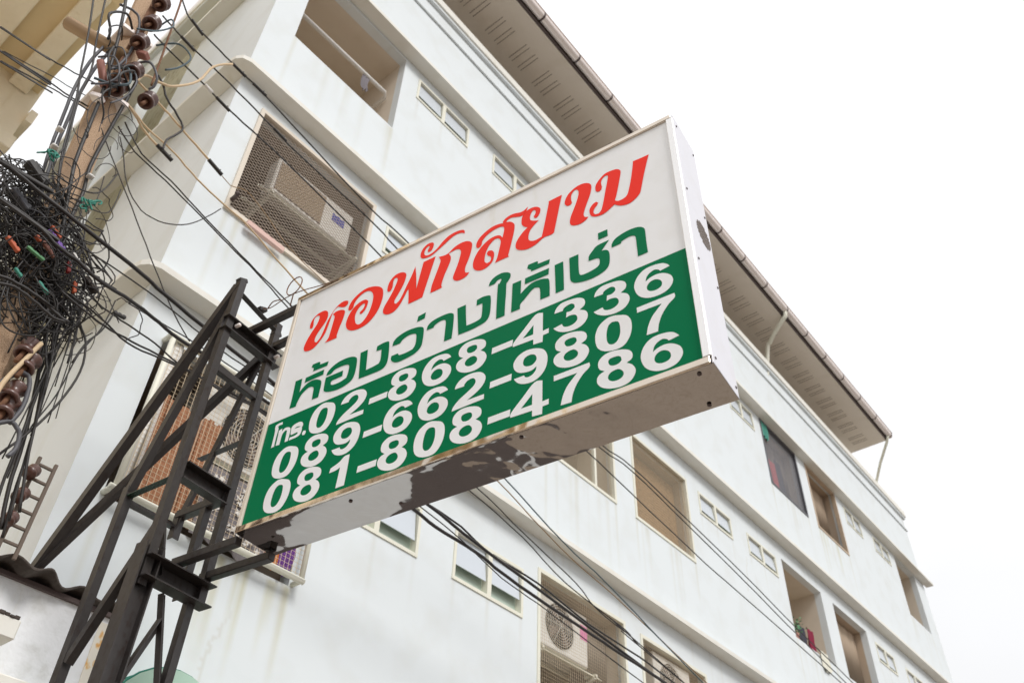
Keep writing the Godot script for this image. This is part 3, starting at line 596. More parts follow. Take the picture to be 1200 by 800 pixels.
# dirt washed down the street front from sills and ledges, a few hairline cracks (2 cm to a pixel, 24 x 16 m)
func weather_stains() -> Texture2D:
	var im := Image.create(1200, 800, false, Image.FORMAT_RGB8)
	im.fill(Color.WHITE)
	var g := RandomNumberGenerator.new()
	g.seed = 77
	var runs := []    # x, top y, length, width, strength, redness
	for h in BIG:
		for i in 9: runs.append([g.randf_range(h[0], h[1]), h[2] - 0.03, g.randf_range(0.25, 1.2), g.randf_range(0.03, 0.12), g.randf_range(0.02, 0.07), 0.3])
		for x in [h[0] + 0.02, h[1] - 0.02]: runs.append([x, h[2], g.randf_range(0.6, 1.5), 0.05, 0.09, 0.4])
	for h in SMALL:
		for x in [h[0] + 0.03, h[1] - 0.03, (h[0] + h[1]) / 2]: runs.append([x, h[2], g.randf_range(0.25, 0.8), 0.04, g.randf_range(0.03, 0.08), 0.2])
	for y in [6.2, 9.05, 11.83]:
		for i in 50: runs.append([g.randf_range(1.7, 21.2), y, g.randf_range(0.2, 0.9), g.randf_range(0.02, 0.09), g.randf_range(0.015, 0.05), 0.2])
		for i in 40: runs.append([g.randf_range(1.7, 21.2), y + g.randf_range(0.3, 2.6), g.randf_range(0.3, 1.0), g.randf_range(0.04, 0.2), g.randf_range(0.008, 0.025), 0.1])
	for i in 14: runs.append([g.randf_range(2.7, 3.45), 4.47, g.randf_range(0.4, 1.1), g.randf_range(0.03, 0.08), g.randf_range(0.05, 0.14), 0.8])
	for i in 6: runs.append([g.randf_range(14.85, 15.8), 10.36, g.randf_range(0.3, 0.8), g.randf_range(0.08, 0.2), g.randf_range(0.04, 0.1), 1.0])
	for i in 6: runs.append([g.randf_range(2.05, 2.7), 7.33, g.randf_range(0.3, 0.9), g.randf_range(0.04, 0.1), g.randf_range(0.04, 0.1), 0.6])
	for r in runs:
		var px := int(r[0] * 50)
		var py := int((16.0 - r[1]) * 50)
		var n := int(r[2] * 50)
		var w := maxi(1, int(r[3] * 25))
		for k in n:
			for j in range(-w, w + 1):
				var a: float = r[4] * 0.6 * (1.0 - float(k) / n) * (1.0 - absf(j) / (w + 1.0))
				if px + j < 0 or px + j > 1199 or py + k > 799: continue
				var c := im.get_pixel(px + j, py + k)
				im.set_pixel(px + j, py + k, Color(c.r * (1.0 - a * 0.75), c.g * (1.0 - a), c.b * (1.0 - a * (1.3 + 0.9 * r[5]))))
	for q in [[2.85, 3.5, 48], [7.1, 9.9, 40], [4.2, 6.9, 36], [11.2, 7.6, 44]]:
		var x: float = q[0] * 50
		var y: float = (16.0 - q[1]) * 50
		for k in q[2]:
			x += g.randf_range(-0.5, 0.9)
			y -= g.randf_range(0.4, 1.0)
			im.set_pixel(clampi(int(x), 0, 1199), clampi(int(y), 0, 799), c3(0.962, 0.95, 0.93))
	return ImageTexture.create_from_image(im)

# ---------------------------------------------------------------- the place
func _ready() -> void:
	rng.seed = 20240
	setup_camera_and_light()
	make_materials()
	ground()
	apartment_block()
	tan_building()
	low_wall()
	the_sign()
	steel_tower()
	utility_pole()
	overhead_wires()
	cable_tangle()
	window_things()
	small_things()

func setup_camera_and_light() -> void:
	var cam := Camera3D.new()
	cam.name = "camera"
	add_child(cam)
	cam.position = Vector3(0, 1.6, 0)
	cam.basis = Basis(Vector3(0.63444, 0.02880, 0.77244), Vector3(-0.53435, 0.73842, 0.41135), Vector3(-0.55854, -0.67372, 0.48387)).orthonormalized()
	var at := CameraAttributesPhysical.new()
	at.frustum_focal_length = 30.9
	at.frustum_focus_distance = 4.3
	at.exposure_aperture = 3.2
	cam.attributes = at
	cam.fov = 42.450
	cam.near = 0.05
	cam.far = 600.0
	cam.current = true
	var env := WorldEnvironment.new()
	env.name = "world"
	var e := Environment.new()
	e.background_mode = Environment.BG_SKY
	# an overcast dome: brightest overhead, with faint broad cloud
	var sm := PanoramaSkyMaterial.new()
	var nz := FastNoiseLite.new()
	nz.seed = 8
	nz.frequency = 1.6
	nz.fractal_octaves = 5
	var im := Image.create(512, 256, false, Image.FORMAT_RGBF)
	for y in 256:
		var el := PI * (0.5 - (y + 0.5) / 256.0)
		for x in 512:
			var az := TAU * x / 512.0
			var d := Vector3(cos(el) * cos(az), sin(el), cos(el) * sin(az))
			var l := 0.97 * (1.0 + 0.5 * maxf(d.y, 0.0)) / 1.5
			l *= 1.0 + 0.1 * nz.get_noise_3dv(d * Vector3(1, 2, 1))
			if d.y < 0.0: l *= 0.6
			im.set_pixel(x, y, Color(l * 0.985, l * 0.992, l * 1.01))
	sm.panorama = ImageTexture.create_from_image(im)
	var sky := Sky.new()
	sky.sky_material = sm
	e.sky = sky
	e.tonemap_mode = Environment.TONE_MAPPER_LINEAR
	e.tonemap_exposure = 1.28
	e.sdfgi_enabled = true
	e.ssao_enabled = true
	e.ssil_enabled = true
	env.environment = e
	add_child(env)
	var sun := DirectionalLight3D.new()
	sun.name = "sun"
	sun.light_color = c3(1.0, 0.985, 0.97)
	sun.light_energy = 0.52
	sun.light_angular_distance = 20.0
	sun.shadow_enabled = true
	add_child(sun)
	sun.look_at_from_position(Vector3(-1.6, 7.5, 8), Vector3.ZERO)

func ground() -> void:
	var st := mk()
	box(st, -250, 250, -0.3, 0.0, -250, 250)
	structure("ground", st, M.asphalt)
	st = mk()
	box(st, -40, 60, 0.004, 0.13, -5.0, -2.2, 0.01)
	structure("pavement", st, M.paving)

const BIG := [  # balcony openings: x0, x1, y0, y1
	[2.03, 3.50, 10.28, 11.78], [6.4, 7.85, 10.3, 11.8], [8.25, 9.7, 10.3, 11.8], [12.93, 14.4, 10.36, 11.8], [14.83, 16.22, 10.37, 11.82], [19.4, 20.66, 10.37, 11.8],
	[2.0, 3.47, 7.37, 8.8], [6.4, 7.83, 7.37, 8.75], [8.25, 9.7, 7.39, 8.72], [12.68, 14.15, 7.45, 8.77], [14.63, 16.07, 7.45, 8.77], [19.2, 20.6, 7.45, 8.75],
	[1.94, 3.43, 4.5, 5.83], [6.3, 7.85, 4.5, 5.88], [8.15, 9.6, 4.5, 5.86], [12.6, 14.1, 4.5, 5.85], [14.5, 16.0, 4.5, 5.85]]
const SMALL := [
	[3.75, 4.72, 11.24, 11.66], [5.22, 6.17, 11.24, 11.66], [10.1, 11.0, 11.26, 11.68], [11.72, 12.62, 11.3, 11.7], [16.62, 17.45, 11.32, 11.72], [18.12, 19.0, 11.34, 11.71],
	[3.68, 4.65, 8.3, 8.7], [5.15, 6.1, 8.3, 8.7], [10.02, 10.97, 8.32, 8.69], [11.48, 12.43, 8.32, 8.69], [16.42, 17.3, 8.33, 8.7], [17.9, 18.8, 8.33, 8.7],
	[3.66, 4.64, 5.25, 5.74], [5.08, 6.07, 5.25, 5.75], [10.0, 10.95, 5.25, 5.74], [11.45, 12.4, 5.25, 5.74]]

func apartment_block() -> void:
	var b := thing("apartment_building", "pale blue white four storey apartment block with ledges, balcony openings and deep metal eave", "building", Vector3(1.7, 0, FRONT))
	var floors := [[0.0, 6.2], [6.2, 9.05], [9.05, 11.86], [11.86, 13.62]]
	for f in floors:
		var holes := []
		for h in BIG + SMALL:
			if h[2] > f[0] and h[2] < f[1]: holes.append(h)
		var st := mk()
		holed_wall(st, 1.7, 21.25, f[0], f[1], FRONT, 0.12, holes)
		obj("front_wall", st, M.paint, b)
	# end walls, back and roof deck
	var st := mk()
	box(st, 1.7, 1.9, 0, 13.62, -6.9, -5.002)
	box(st, 1.7, 1.9, 0, 13.62, -12.0, -8.4)
	obj("side_wall", st, M.paint_side, b)
	st = mk()
	box(st, 1.86, 1.98, 0, 13.62, -8.4, -6.9)
	quad(st, Vector3(1.7, 0, -6.9), Vector3(1.87, 0, -6.9), Vector3(1.87, 13.62, -6.9), Vector3(1.7, 13.62, -6.9), Vector3(0, 0, -1))
	obj("side_recess", st, M.olive, b)
	st = mk()
	box(st, 21.05, 21.25, 0, 13.62, -12.0, -5.002)
	box(st, 1.9, 21.05, 0, 13.62, -12.0, -11.8)
	obj("back_wall", st, M.paint_side, b)
	st = mk()
	box(st, 1.9, 21.05, 12.7, 12.85, -11.8, -5.12)
	obj("roof_deck", st, M.paving, b)
	# ledges round front and left end
	for y in [6.2, 9.05, 11.83]:
		st = mk()
		var w := 0.18
		slab(st, PackedVector2Array([Vector2(21.46, -4.998), Vector2(21.46, FRONT + w), Vector2(1.66, FRONT + w), Vector2(1.58, FRONT + w - 0.03), Vector2(1.54, FRONT + w - 0.09), Vector2(1.52, FRONT + w - 0.2), Vector2(1.52, -12.0), Vector2(1.698, -12.0), Vector2(1.698, -4.998)]), y, y + 0.055)
		obj("ledge", st, M.ledge, b)
	for l in [[13.27, 0.03, 0.05], [13.62, 0.05, 0.06], [13.68, 0.075, 0.17]]:
		st = mk()
		box(st, 1.7 - l[1], 21.25 + l[1], l[0], l[0] + l[2], -12.0, FRONT + l[1], 0.008)
		if l[0] < 13.5: 
			st = mk()
			box(st, 1.7 - l[1], 21.25 + l[1], l[0], l[0] + l[2], FRONT + 0.002, FRONT + l[1], 0.008)
		obj("parapet_moulding", st, M.ledge if l[0] > 13.65 else M.paint, b)
	# the flying roof: soffit, fascia, gutter and its straps, vents, posts, downpipes
	st = mk()
	box(st, 1.75, 19.25, 14.65, 14.72, -12.5, -4.36)
	var soffit := obj("soffit", st, M.soffit, b)
	st = mk()
	box(st, 1.75, 19.3, 14.68, 14.86, -4.358, -4.33)
	obj("fascia", st, M.fascia, b)
	st = mk()
	box(st, 1.75, 19.25, 14.722, 14.95, -12.5, -4.362)
	obj("roof", st, M.gutter, b)
	st = mk(true)
	var prof := []
	for k in 9: prof.append([Vector2(0.066, 0.05), Vector2(0.066, -0.01), Vector2(0.055, -0.03), Vector2(0.03, -0.052), Vector2(0.0, -0.06), Vector2(-0.03, -0.055), Vector2(-0.055, -0.035), Vector2(-0.064, -0.01), Vector2(-0.066, 0.04)][k])
	for k in 8:
		var p: Vector2 = prof[k]
		var q: Vector2 = prof[k + 1]
		for s in [1.0, 0.9]:
			quad(st, Vector3(1.75, 14.79 + p.y * s, -4.262 + p.x * s), Vector3(19.35, 14.79 + p.y * s, -4.262 + p.x * s), Vector3(19.35, 14.79 + q.y * s, -4.262 + q.x * s), Vector3(1.75, 14.79 + q.y * s, -4.262 + q.x * s), Vector3(0, p.y + q.y, p.x + q.x) * (1.0 if s > 0.95 else -1.0))
	tube(st, [Vector3(1.75, 14.855, -4.19), Vector3(19.35, 14.855, -4.19)], 0.012, 8)
	var gutter := obj("gutter", st, M.gutter, b)
	for i in 20:
		st = mk()
		for k in 8:
			var p: Vector2 = prof[k] * 1.08
			var q: Vector2 = prof[k + 1] * 1.08
			var x := 1.6 + i * 0.93
			quad(st, Vector3(x, 14.79 + p.y, -4.262 + p.x), Vector3(x + 0.035, 14.79 + p.y, -4.262 + p.x), Vector3(x + 0.035, 14.79 + q.y, -4.262 + q.x), Vector3(x, 14.79 + q.y, -4.262 + q.x), Vector3(0, p.y + q.y, p.x + q.x))
		obj("strap", st, M.fascia, gutter)
	for i in 28:
		for g in 4:
			st = mk()
			var x := 2.5 + i * 0.597 + (g / 2) * 0.225 + (g % 2) * 0.075
			for k in 9:
				box(st, x, x + 0.009, 14.645, 14.6502, -5.06 + k * 0.041, -5.06 + k * 0.041 + 0.03)
				box(st, x + 0.002, x + 0.007, 14.6455, 14.6501, -5.06 + k * 0.041 + 0.03, -5.06 + k * 0.041 + 0.041)
			obj("soffit_vent", st, M.slot, soffit)
	for x in [3.2, 7.0, 10.8, 14.6, 18.4]:
		st = mk()
		box(st, x - 0.12, x + 0.12, 12.86, 14.648, -6.0, -5.76, 0.01)
		obj("roof_post", st, M.paint, b)
	for x in [13.7]:
		st = mk(true)
		tube(st, catmull([Vector3(x + 0.25, 14.74, -4.27), Vector3(x + 0.25, 14.6, -4.3), Vector3(x + 0.12, 14.5, -4.5), Vector3(x + 0.02, 14.42, -4.78), Vector3(x, 14.2, -4.86), Vector3(x, 13.0, -4.86)] if false else [Vector3(x, 14.74, -4.27), Vector3(x, 14.62, -4.29), Vector3(x + 0.02, 14.54, -4.4), Vector3(x + 0.2, 14.42, -4.72), Vector3(x + 0.25, 14.34, -4.82), Vector3(x + 0.25, 14.2, -4.9), Vector3(x + 0.25, 12.9, -5.16)], 5), 0.045, 10)
		obj("downpipe", st, M.cream, b)
	st = mk(true)
	tube(st, [Vector3(19.2, 14.75, -4.27), Vector3(19.25, 14.6, -4.35), Vector3(19.7, 14.4, -4.75), Vector3(20.0, 13.8, -5.2), Vector3(20.0, 12.9, -5.25)], 0.035, 8)
	obj("downpipe", st, M.cream, b)
	# balcony recesses
	for i in BIG.size():
		st = mk()
		var h: Array = BIG[i]
		recess(st, h, FRONT - 0.12, FRONT - 1.15, 0.0, 0.0)
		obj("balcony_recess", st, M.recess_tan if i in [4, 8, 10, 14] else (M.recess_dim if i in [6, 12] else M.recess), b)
	# small two-pane windows: frame, two tilted frosted panes, the green-tinted gap under them
	for h in SMALL:
		st = mk()
		var z := FRONT + 0.012
		var fw := 0.032
		box(st, h[0], h[1], h[3] - fw, h[3], z - 0.1, z)
		box(st, h[0], h[1], h[2], h[2] + fw, z - 0.1, z)
		box(st, h[0], h[0] + fw, h[2] + fw, h[3] - fw, z - 0.1, z)
		box(st, h[1] - fw, h[1], h[2] + fw, h[3] - fw, z - 0.1, z)
		var mx: float = (h[0] + h[1]) / 2
		box(st, mx - 0.028, mx + 0.028, h[2] + fw, h[3] - fw, z - 0.1, z)
		var w := obj("window", st, M.cream, b)
		for e in [[h[0] + fw, mx - 0.028], [mx + 0.028, h[1] - fw]]:
			st = mk()
			quad(st, Vector3(e[0], h[2] + fw, z - 0.075), Vector3(e[1], h[2] + fw, z - 0.075), Vector3(e[1], h[3] - fw, z - 0.075), Vector3(e[0], h[3] - fw, z - 0.075), Vector3(0, 0, 1))
			obj("lower_glass", st, M.green_glass, w)
			st = mk()
			var y0: float = h[2] + fw + (h[3] - h[2]) * rng.randf_range(0.12, 0.17) * (1.9 if h[3] < 6.0 else 1.0)
			var f := frame_of(Vector3(0, y0 - (h[3] - fw - 0.005), 0.03), Vector3(0, 0, 1))
			obox(st, Vector3((e[0] + e[1]) / 2, (y0 + h[3] - fw) / 2, z - 0.03), Vector3((e[1] - e[0]) / 2 - 0.012, 0.004, (h[3] - fw - y0) / 2), f)
			obj("pane", st, M.pane, w)
	# street level: door and roller shutters under the first ledge
	st = mk()
	box(st, 2.35, 3.3, 0.14, 2.9, FRONT + 0.004, FRONT + 0.05, 0.008)
	obj("street_door", st, M.shutter, b)
	for x in [4.5, 6.1, 8.4, 11.0, 13.6, 16.2]:
		st = mk()
		for k in 22: box(st, x, x + (1.35 if x < 5.0 else 1.9), 0.14 + k * 0.12, 0.255 + k * 0.12, FRONT + 0.004, FRONT + 0.03, 0.01)
		obj("roller_shutter", st, M.shutter, b)
	details(b)

# rim of four strips round an opening
func rim(st: SurfaceTool, h: Array, w: float, z0: float, z1: float) -> void:
	box(st, h[0], h[1], h[3] - w, h[3], z0, z1)
	box(st, h[0], h[1], h[2], h[2] + w, z0, z1)
	box(st, h[0], h[0] + w, h[2] + w, h[3] - w, z0, z1)
	box(st, h[1] - w, h[1], h[2] + w, h[3] - w, z0, z1)

func details(b: Node3D) -> void:
	var st: SurfaceTool
	# second floor, left: expanded-metal screen in a cream frame
	var h: Array = BIG[6]
	st = mk()
	rim(st, [h[0] - 0.02, h[1] + 0.02, h[2] - 0.02, h[3] + 0.02], 0.042, FRONT - 0.03, FRONT + 0.03)
	var fr := obj("screen_frame", st, M.cream_metal, b)
	st = mk()
	netting(st, h[0] + 0.035, h[1] - 0.035, h[2] + 0.035, h[3] - 0.035, FRONT - 0.005, 0.068, 0.0031, 0.56)
	stuff(obj("screen_mesh", st, M.net, fr))
	# first floor, left: projecting square-mesh cage with round cream rails
	h = BIG[12]
	st = mk(true)
	var zc := FRONT + 0.1
	for y in [h[2] + 0.02, h[3] - 0.03]: tube(st, [Vector3(h[0] - 0.02, y, zc), Vector3(h[1] + 0.05, y, zc)], 0.024, 10)
	for x in [h[0] + 0.02, h[1] + 0.03]: tube(st, [Vector3(x, h[2] + 0.02, zc), Vector3(x, h[3] - 0.03, zc)], 0.02, 10)
	for x in [h[0], h[1] + 0.03]:
		for y in [h[2] + 0.02, h[3] - 0.03]: tube(st, [Vector3(x, y, zc), Vector3(x, y, FRONT - 0.02)], 0.02, 8)
	fr = obj("cage_rail", st, M.cream, b)
	st = mk()
	netting(st, h[0] + 0.06, h[1] + 0.02, h[2] + 0.03, h[3] - 0.05, zc - 0.012, 0.037, 0.0019)
	stuff(obj("cage_mesh", st, M.net_cream, fr))
	st = mk(true)
	tube(st, [Vector3(2.03, 5.8, FRONT + 0.03), Vector3(2.03, 4.62, FRONT + 0.03)], 0.055, 14)
	obj("drain_pipe", st, M.white, b)
	# brown reed sheet tied inside that cage
	st = mk()
	for i in 12:
		var x := 2.1 + i * 0.041
		box(st, x, x + 0.038, 4.56, 5.42 - absf(sin(i * 1.7)) * 0.03, FRONT - 0.02 + sin(i * 0.9) * 0.012, FRONT - 0.008 + sin(i * 0.9) * 0.012)
	obj("reed_sheet", st, M.card, b)
	# frames and fillings of the other openings
	for i in [7, 8, 13, 14, 3, 4]:
		h = BIG[i]
		st = mk()
		rim(st, h, 0.04, FRONT - 0.06, FRONT + 0.012)
		if i == 7: box(st, h[1] - 0.44, h[1] - 0.4, h[2] + 0.04, h[3] - 0.04, FRONT - 0.05, FRONT)
		fr = obj("opening_frame", st, M.recess_tan if i == 4 else (M.grey if i == 3 else M.cream), b)
		if i in [13, 14]:
			st = mk()
			netting(st, h[0] + 0.04, h[1] - 0.04, h[2] + 0.04, h[3] - 0.04, FRONT - 0.02, 0.034, 0.0015)
			stuff(obj("window_mesh", st, M.net_cream, fr))
		elif i != 4:
			st = mk()
			box(st, h[0] + 0.04, h[1] - 0.04, h[2] + 0.04, h[3] - 0.04, FRONT - 0.032, FRONT - 0.03)
			obj("insect_net", st, M.net_curtain if i == 3 else M.gauze, fr)
	h = BIG[8]
	st = mk()
	for k in 30:
		var y: float = h[3] - 0.1 - k * 0.042
		box(st, h[0] + 0.06, h[1] - 0.06, y - 0.038, y, FRONT - 0.2, FRONT - 0.19)
	obj("bamboo_blind", st, M.blind, b)
	st = mk()
	box(st, h[0] + 0.05, h[1] - 0.05, h[2] + 0.03, h[2] + 0.62, FRONT - 0.3, FRONT - 0.28)
	obj("brown_board", st, M.card, b)
	for e in [[8, 0.05, -0.05, 0.6, M.blind], [4, 0.06, -0.06, 0.02, M.recess_tan], [3, 0.75, -0.04, 0.02, M.curtain], [7, 0.05, -0.46, 0.3, M.curtain], [10, 0.5, -0.02, 0.02, M.recess_tan], [13, 0.85, -0.05, 0.3, M.curtain]]:
		var q: Array = BIG[e[0]]
		st = mk(true)
		var n := 60
		var xa: float = q[0] + e[1]
		var xb: float = q[1] + e[2]
		for i in n:
			var x0 := lerpf(xa, xb, float(i) / n)
			var x1 := lerpf(xa, xb, float(i + 1) / n)
			var f := func(x: float) -> float: return FRONT - 0.24 + (0.006 * sin(x * 21.0) + 0.003 * sin(x * 47.0 + 1.0)) * (3.0 if e[0] in [3, 7] else 1.0)
			for sd in [1.0, -1.0]:
				quad(st, Vector3(x0, q[2] + e[3], f.call(x0)), Vector3(x1, q[2] + e[3], f.call(x1)), Vector3(x1, q[3] - 0.03, f.call(x1) + 0.001 * sd), Vector3(x0, q[3] - 0.03, f.call(x0) + 0.001 * sd), Vector3(0, 0, sd))
		obj("curtain", st, e[4], b)
	# top floor, left: white clothes rail across the open balcony
	st = mk(true)
	tube(st, [Vector3(2.06, 11.1, -5.2), Vector3(3.42, 11.13, -5.2), Vector3(3.46, 11.1, -5.24), Vector3(3.47, 11.1, -5.6)], 0.027, 10)
	obj("clothes_rail", st, M.white, b)
	st = mk()
	box(st, 2.2, 2.95, 11.05, 11.13, -6.0, -5.94)
	box(st, 2.6, 3.4, 10.1, 11.6, -6.148, -6.12)
	obj("balcony_door", st, M.recess_tan, b)
	# doors at the back of the other balconies
	for i in BIG.size():
		if i in [0, 6, 12]: continue
		h = BIG[i]
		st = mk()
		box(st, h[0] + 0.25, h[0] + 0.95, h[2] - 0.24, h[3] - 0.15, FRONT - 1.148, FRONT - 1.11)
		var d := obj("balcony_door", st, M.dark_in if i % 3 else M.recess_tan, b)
		st = mk()
		box(st, h[0] + 0.86, h[0] + 0.89, h[2] + 0.35, h[2] + 0.5, FRONT - 1.108, FRONT - 1.08)
		obj("door_handle", st, M.white_metal, d)

func tan_building() -> void:
	var b := thing("tan_building", "cream tan building with beamed balcony slab at upper left, behind the pole", "building", Vector3(-3, 0, -8))
	var st := mk()
	box(st, -8, 0.7, 0, 14.5, -16, -8.0)
	box(st, 0.7, 0.78, 9.85, 10.05, -16, -7.9)
	obj("wall", st, M.tan_wall, b)
	st = mk()
	box(st, -8, 0.67, 10.42, 10.6, -7.998, -5.95)
	obj("balcony_slab", st, M.tan_soffit, b)
	for x in [[0.36, 0.575], [-1.2, 0.09], [-3.2, -2.4]]:
		st = mk()
		box(st, x[0], x[1], 10.28, 10.418, -7.99, -6.2, 0.012)
		obj("beam", st, M.tan_wall, b)
	st = mk()
	box(st, -8, 0.66, 10.26, 10.416, -6.19, -5.96, 0.01)
	obj("edge_beam", st, M.tan_soffit, b)
	st = mk()
	box(st, -8, 0.64, 10.602, 11.5, -6.06, -5.95)
	box(st, 0.55, 0.66, 10.602, 11.5, -8.0, -6.06)
	obj("parapet", st, M.tan_wall, b)
	st = mk()
	box(st, -8, 0.74, 9.3, 9.5, -7.998, -7.85, 0.01)
	obj("ledge", st, M.tan_wall, b)

func low_wall() -> void:
	var w := thing("low_wall", "weathered grey white low wall at bottom left with an orange rust streak down its edge", "wall", Vector3(1.4, 0, -4.6))
	var st := mk()
	box(st, -1.5, 2.12, 0.13, 3.66, -4.9, -4.6, 0.01)
	obj("wall", st, M.old_wall, w)
	st = mk()
	box(st, 2.03, 2.124, 0.13, 3.6, -4.603, -4.596)
	obj("rust_streak", st, M.orange_rust, w)
	for s in [[0.2, 1.57, 3.275, 3.375, -4.38], [0.2, 1.5, 3.16, 3.2, -4.42], [-0.5, 2.02, 3.02, 3.14, -4.42]]:
		st = mk()
		box(st, s[0], s[1], s[2], s[3], -4.598, s[4], 0.008)
		obj("ledge", st, M.ledge, w)
	st = mk()
	for i in 26: box(st, 0.9 + i * 0.025 + rng.randf() * 0.01, 0.93 + i * 0.025, 3.372, 3.378 + rng.randf() * 0.014, -4.41 - rng.randf() * 0.05, -4.372 - rng.randf() * 0.008)
	obj("moss", st, M.fibre, w)
	# broken corrugated sheet along its top
	var r := thing("corrugated_roof", "broken dark corrugated roofing sheet resting along the top of the low wall", "roofing", Vector3(1.3, 3.66, -4.6))
	st = mk(true)
	var n := 72
	for i in n:
		var x0 := 0.6 + 1.58 * i / n
		var x1 := 0.6 + 1.58 * (i + 1) / n
		for s in [[0.0, -1.0], [0.014, 1.0]]:
			var f := func(x: float, z: float) -> Vector3: return Vector3(x, 3.685 + s[0] + 0.022 * sin(x * TAU / 0.2) + 0.012 * sin(x * 3.1) - 0.04 * (z + 4.6), z)
			var e0: float = -4.51 + 0.05 * sin(x0 * 5.3) + 0.03 * sin(x0 * 17.0)
			var e1: float = -4.51 + 0.05 * sin(x1 * 5.3) + 0.03 * sin(x1 * 17.0)
			quad(st, f.call(x0, -5.0), f.call(x1, -5.0), f.call(x1, e1), f.call(x0, e0), Vector3(0, s[1], 0))
			if s[1] > 0:
				quad(st, f.call(x0, e0), f.call(x1, e1), f.call(x1, e1) - Vector3(0, 0.014, 0), f.call(x0, e0) - Vector3(0, 0.014, 0), Vector3(0, 0, 1))
	obj("sheet", st, M.fibre, r)
	st = mk()
	box(st, 0.6, 2.1, 3.632, 3.655, -4.62, -4.575)
	obj("batten", st, M.fascia, r)
	# mint tarpaulin hood below the tower
	var t := thing("tarpaulin_hood", "mint green ribbed plastic hood at the bottom edge, behind the tower foot", "awning", Vector3(2.45, 3.2, -4.7))
	st = mk(true)
	for i in 14:
		var a := PI * i / 14.0
		var c := PI * (i + 1) / 14.0
		var p := func(u: float, z: float) -> Vector3: return Vector3(2.52 - cos(u) * 0.36, 3.1 + sin(u) * 0.37, z)
		quad(st, p.call(a, -4.99), p.call(c, -4.99), p.call(c, -4.5), p.call(a, -4.5), Vector3(-cos(a), sin(a), 0))
		tri(st, p.call(a, -4.5), p.call(c, -4.5), Vector3(2.52, 3.1, -4.5), Vector3(0, 0, 1))
	obj("hood", st, M.mint, t)
	for z in [-4.52, -4.66, -4.8]:
		st = mk(true)
		var arc := []
		for i in 15: arc.append(Vector3(2.52 - cos(PI * i / 14.0) * 0.365, 3.1 + sin(PI * i / 14.0) * 0.375, z))
		tube(st, arc, 0.006, 6)
		obj("rib", st, M.teal, t)

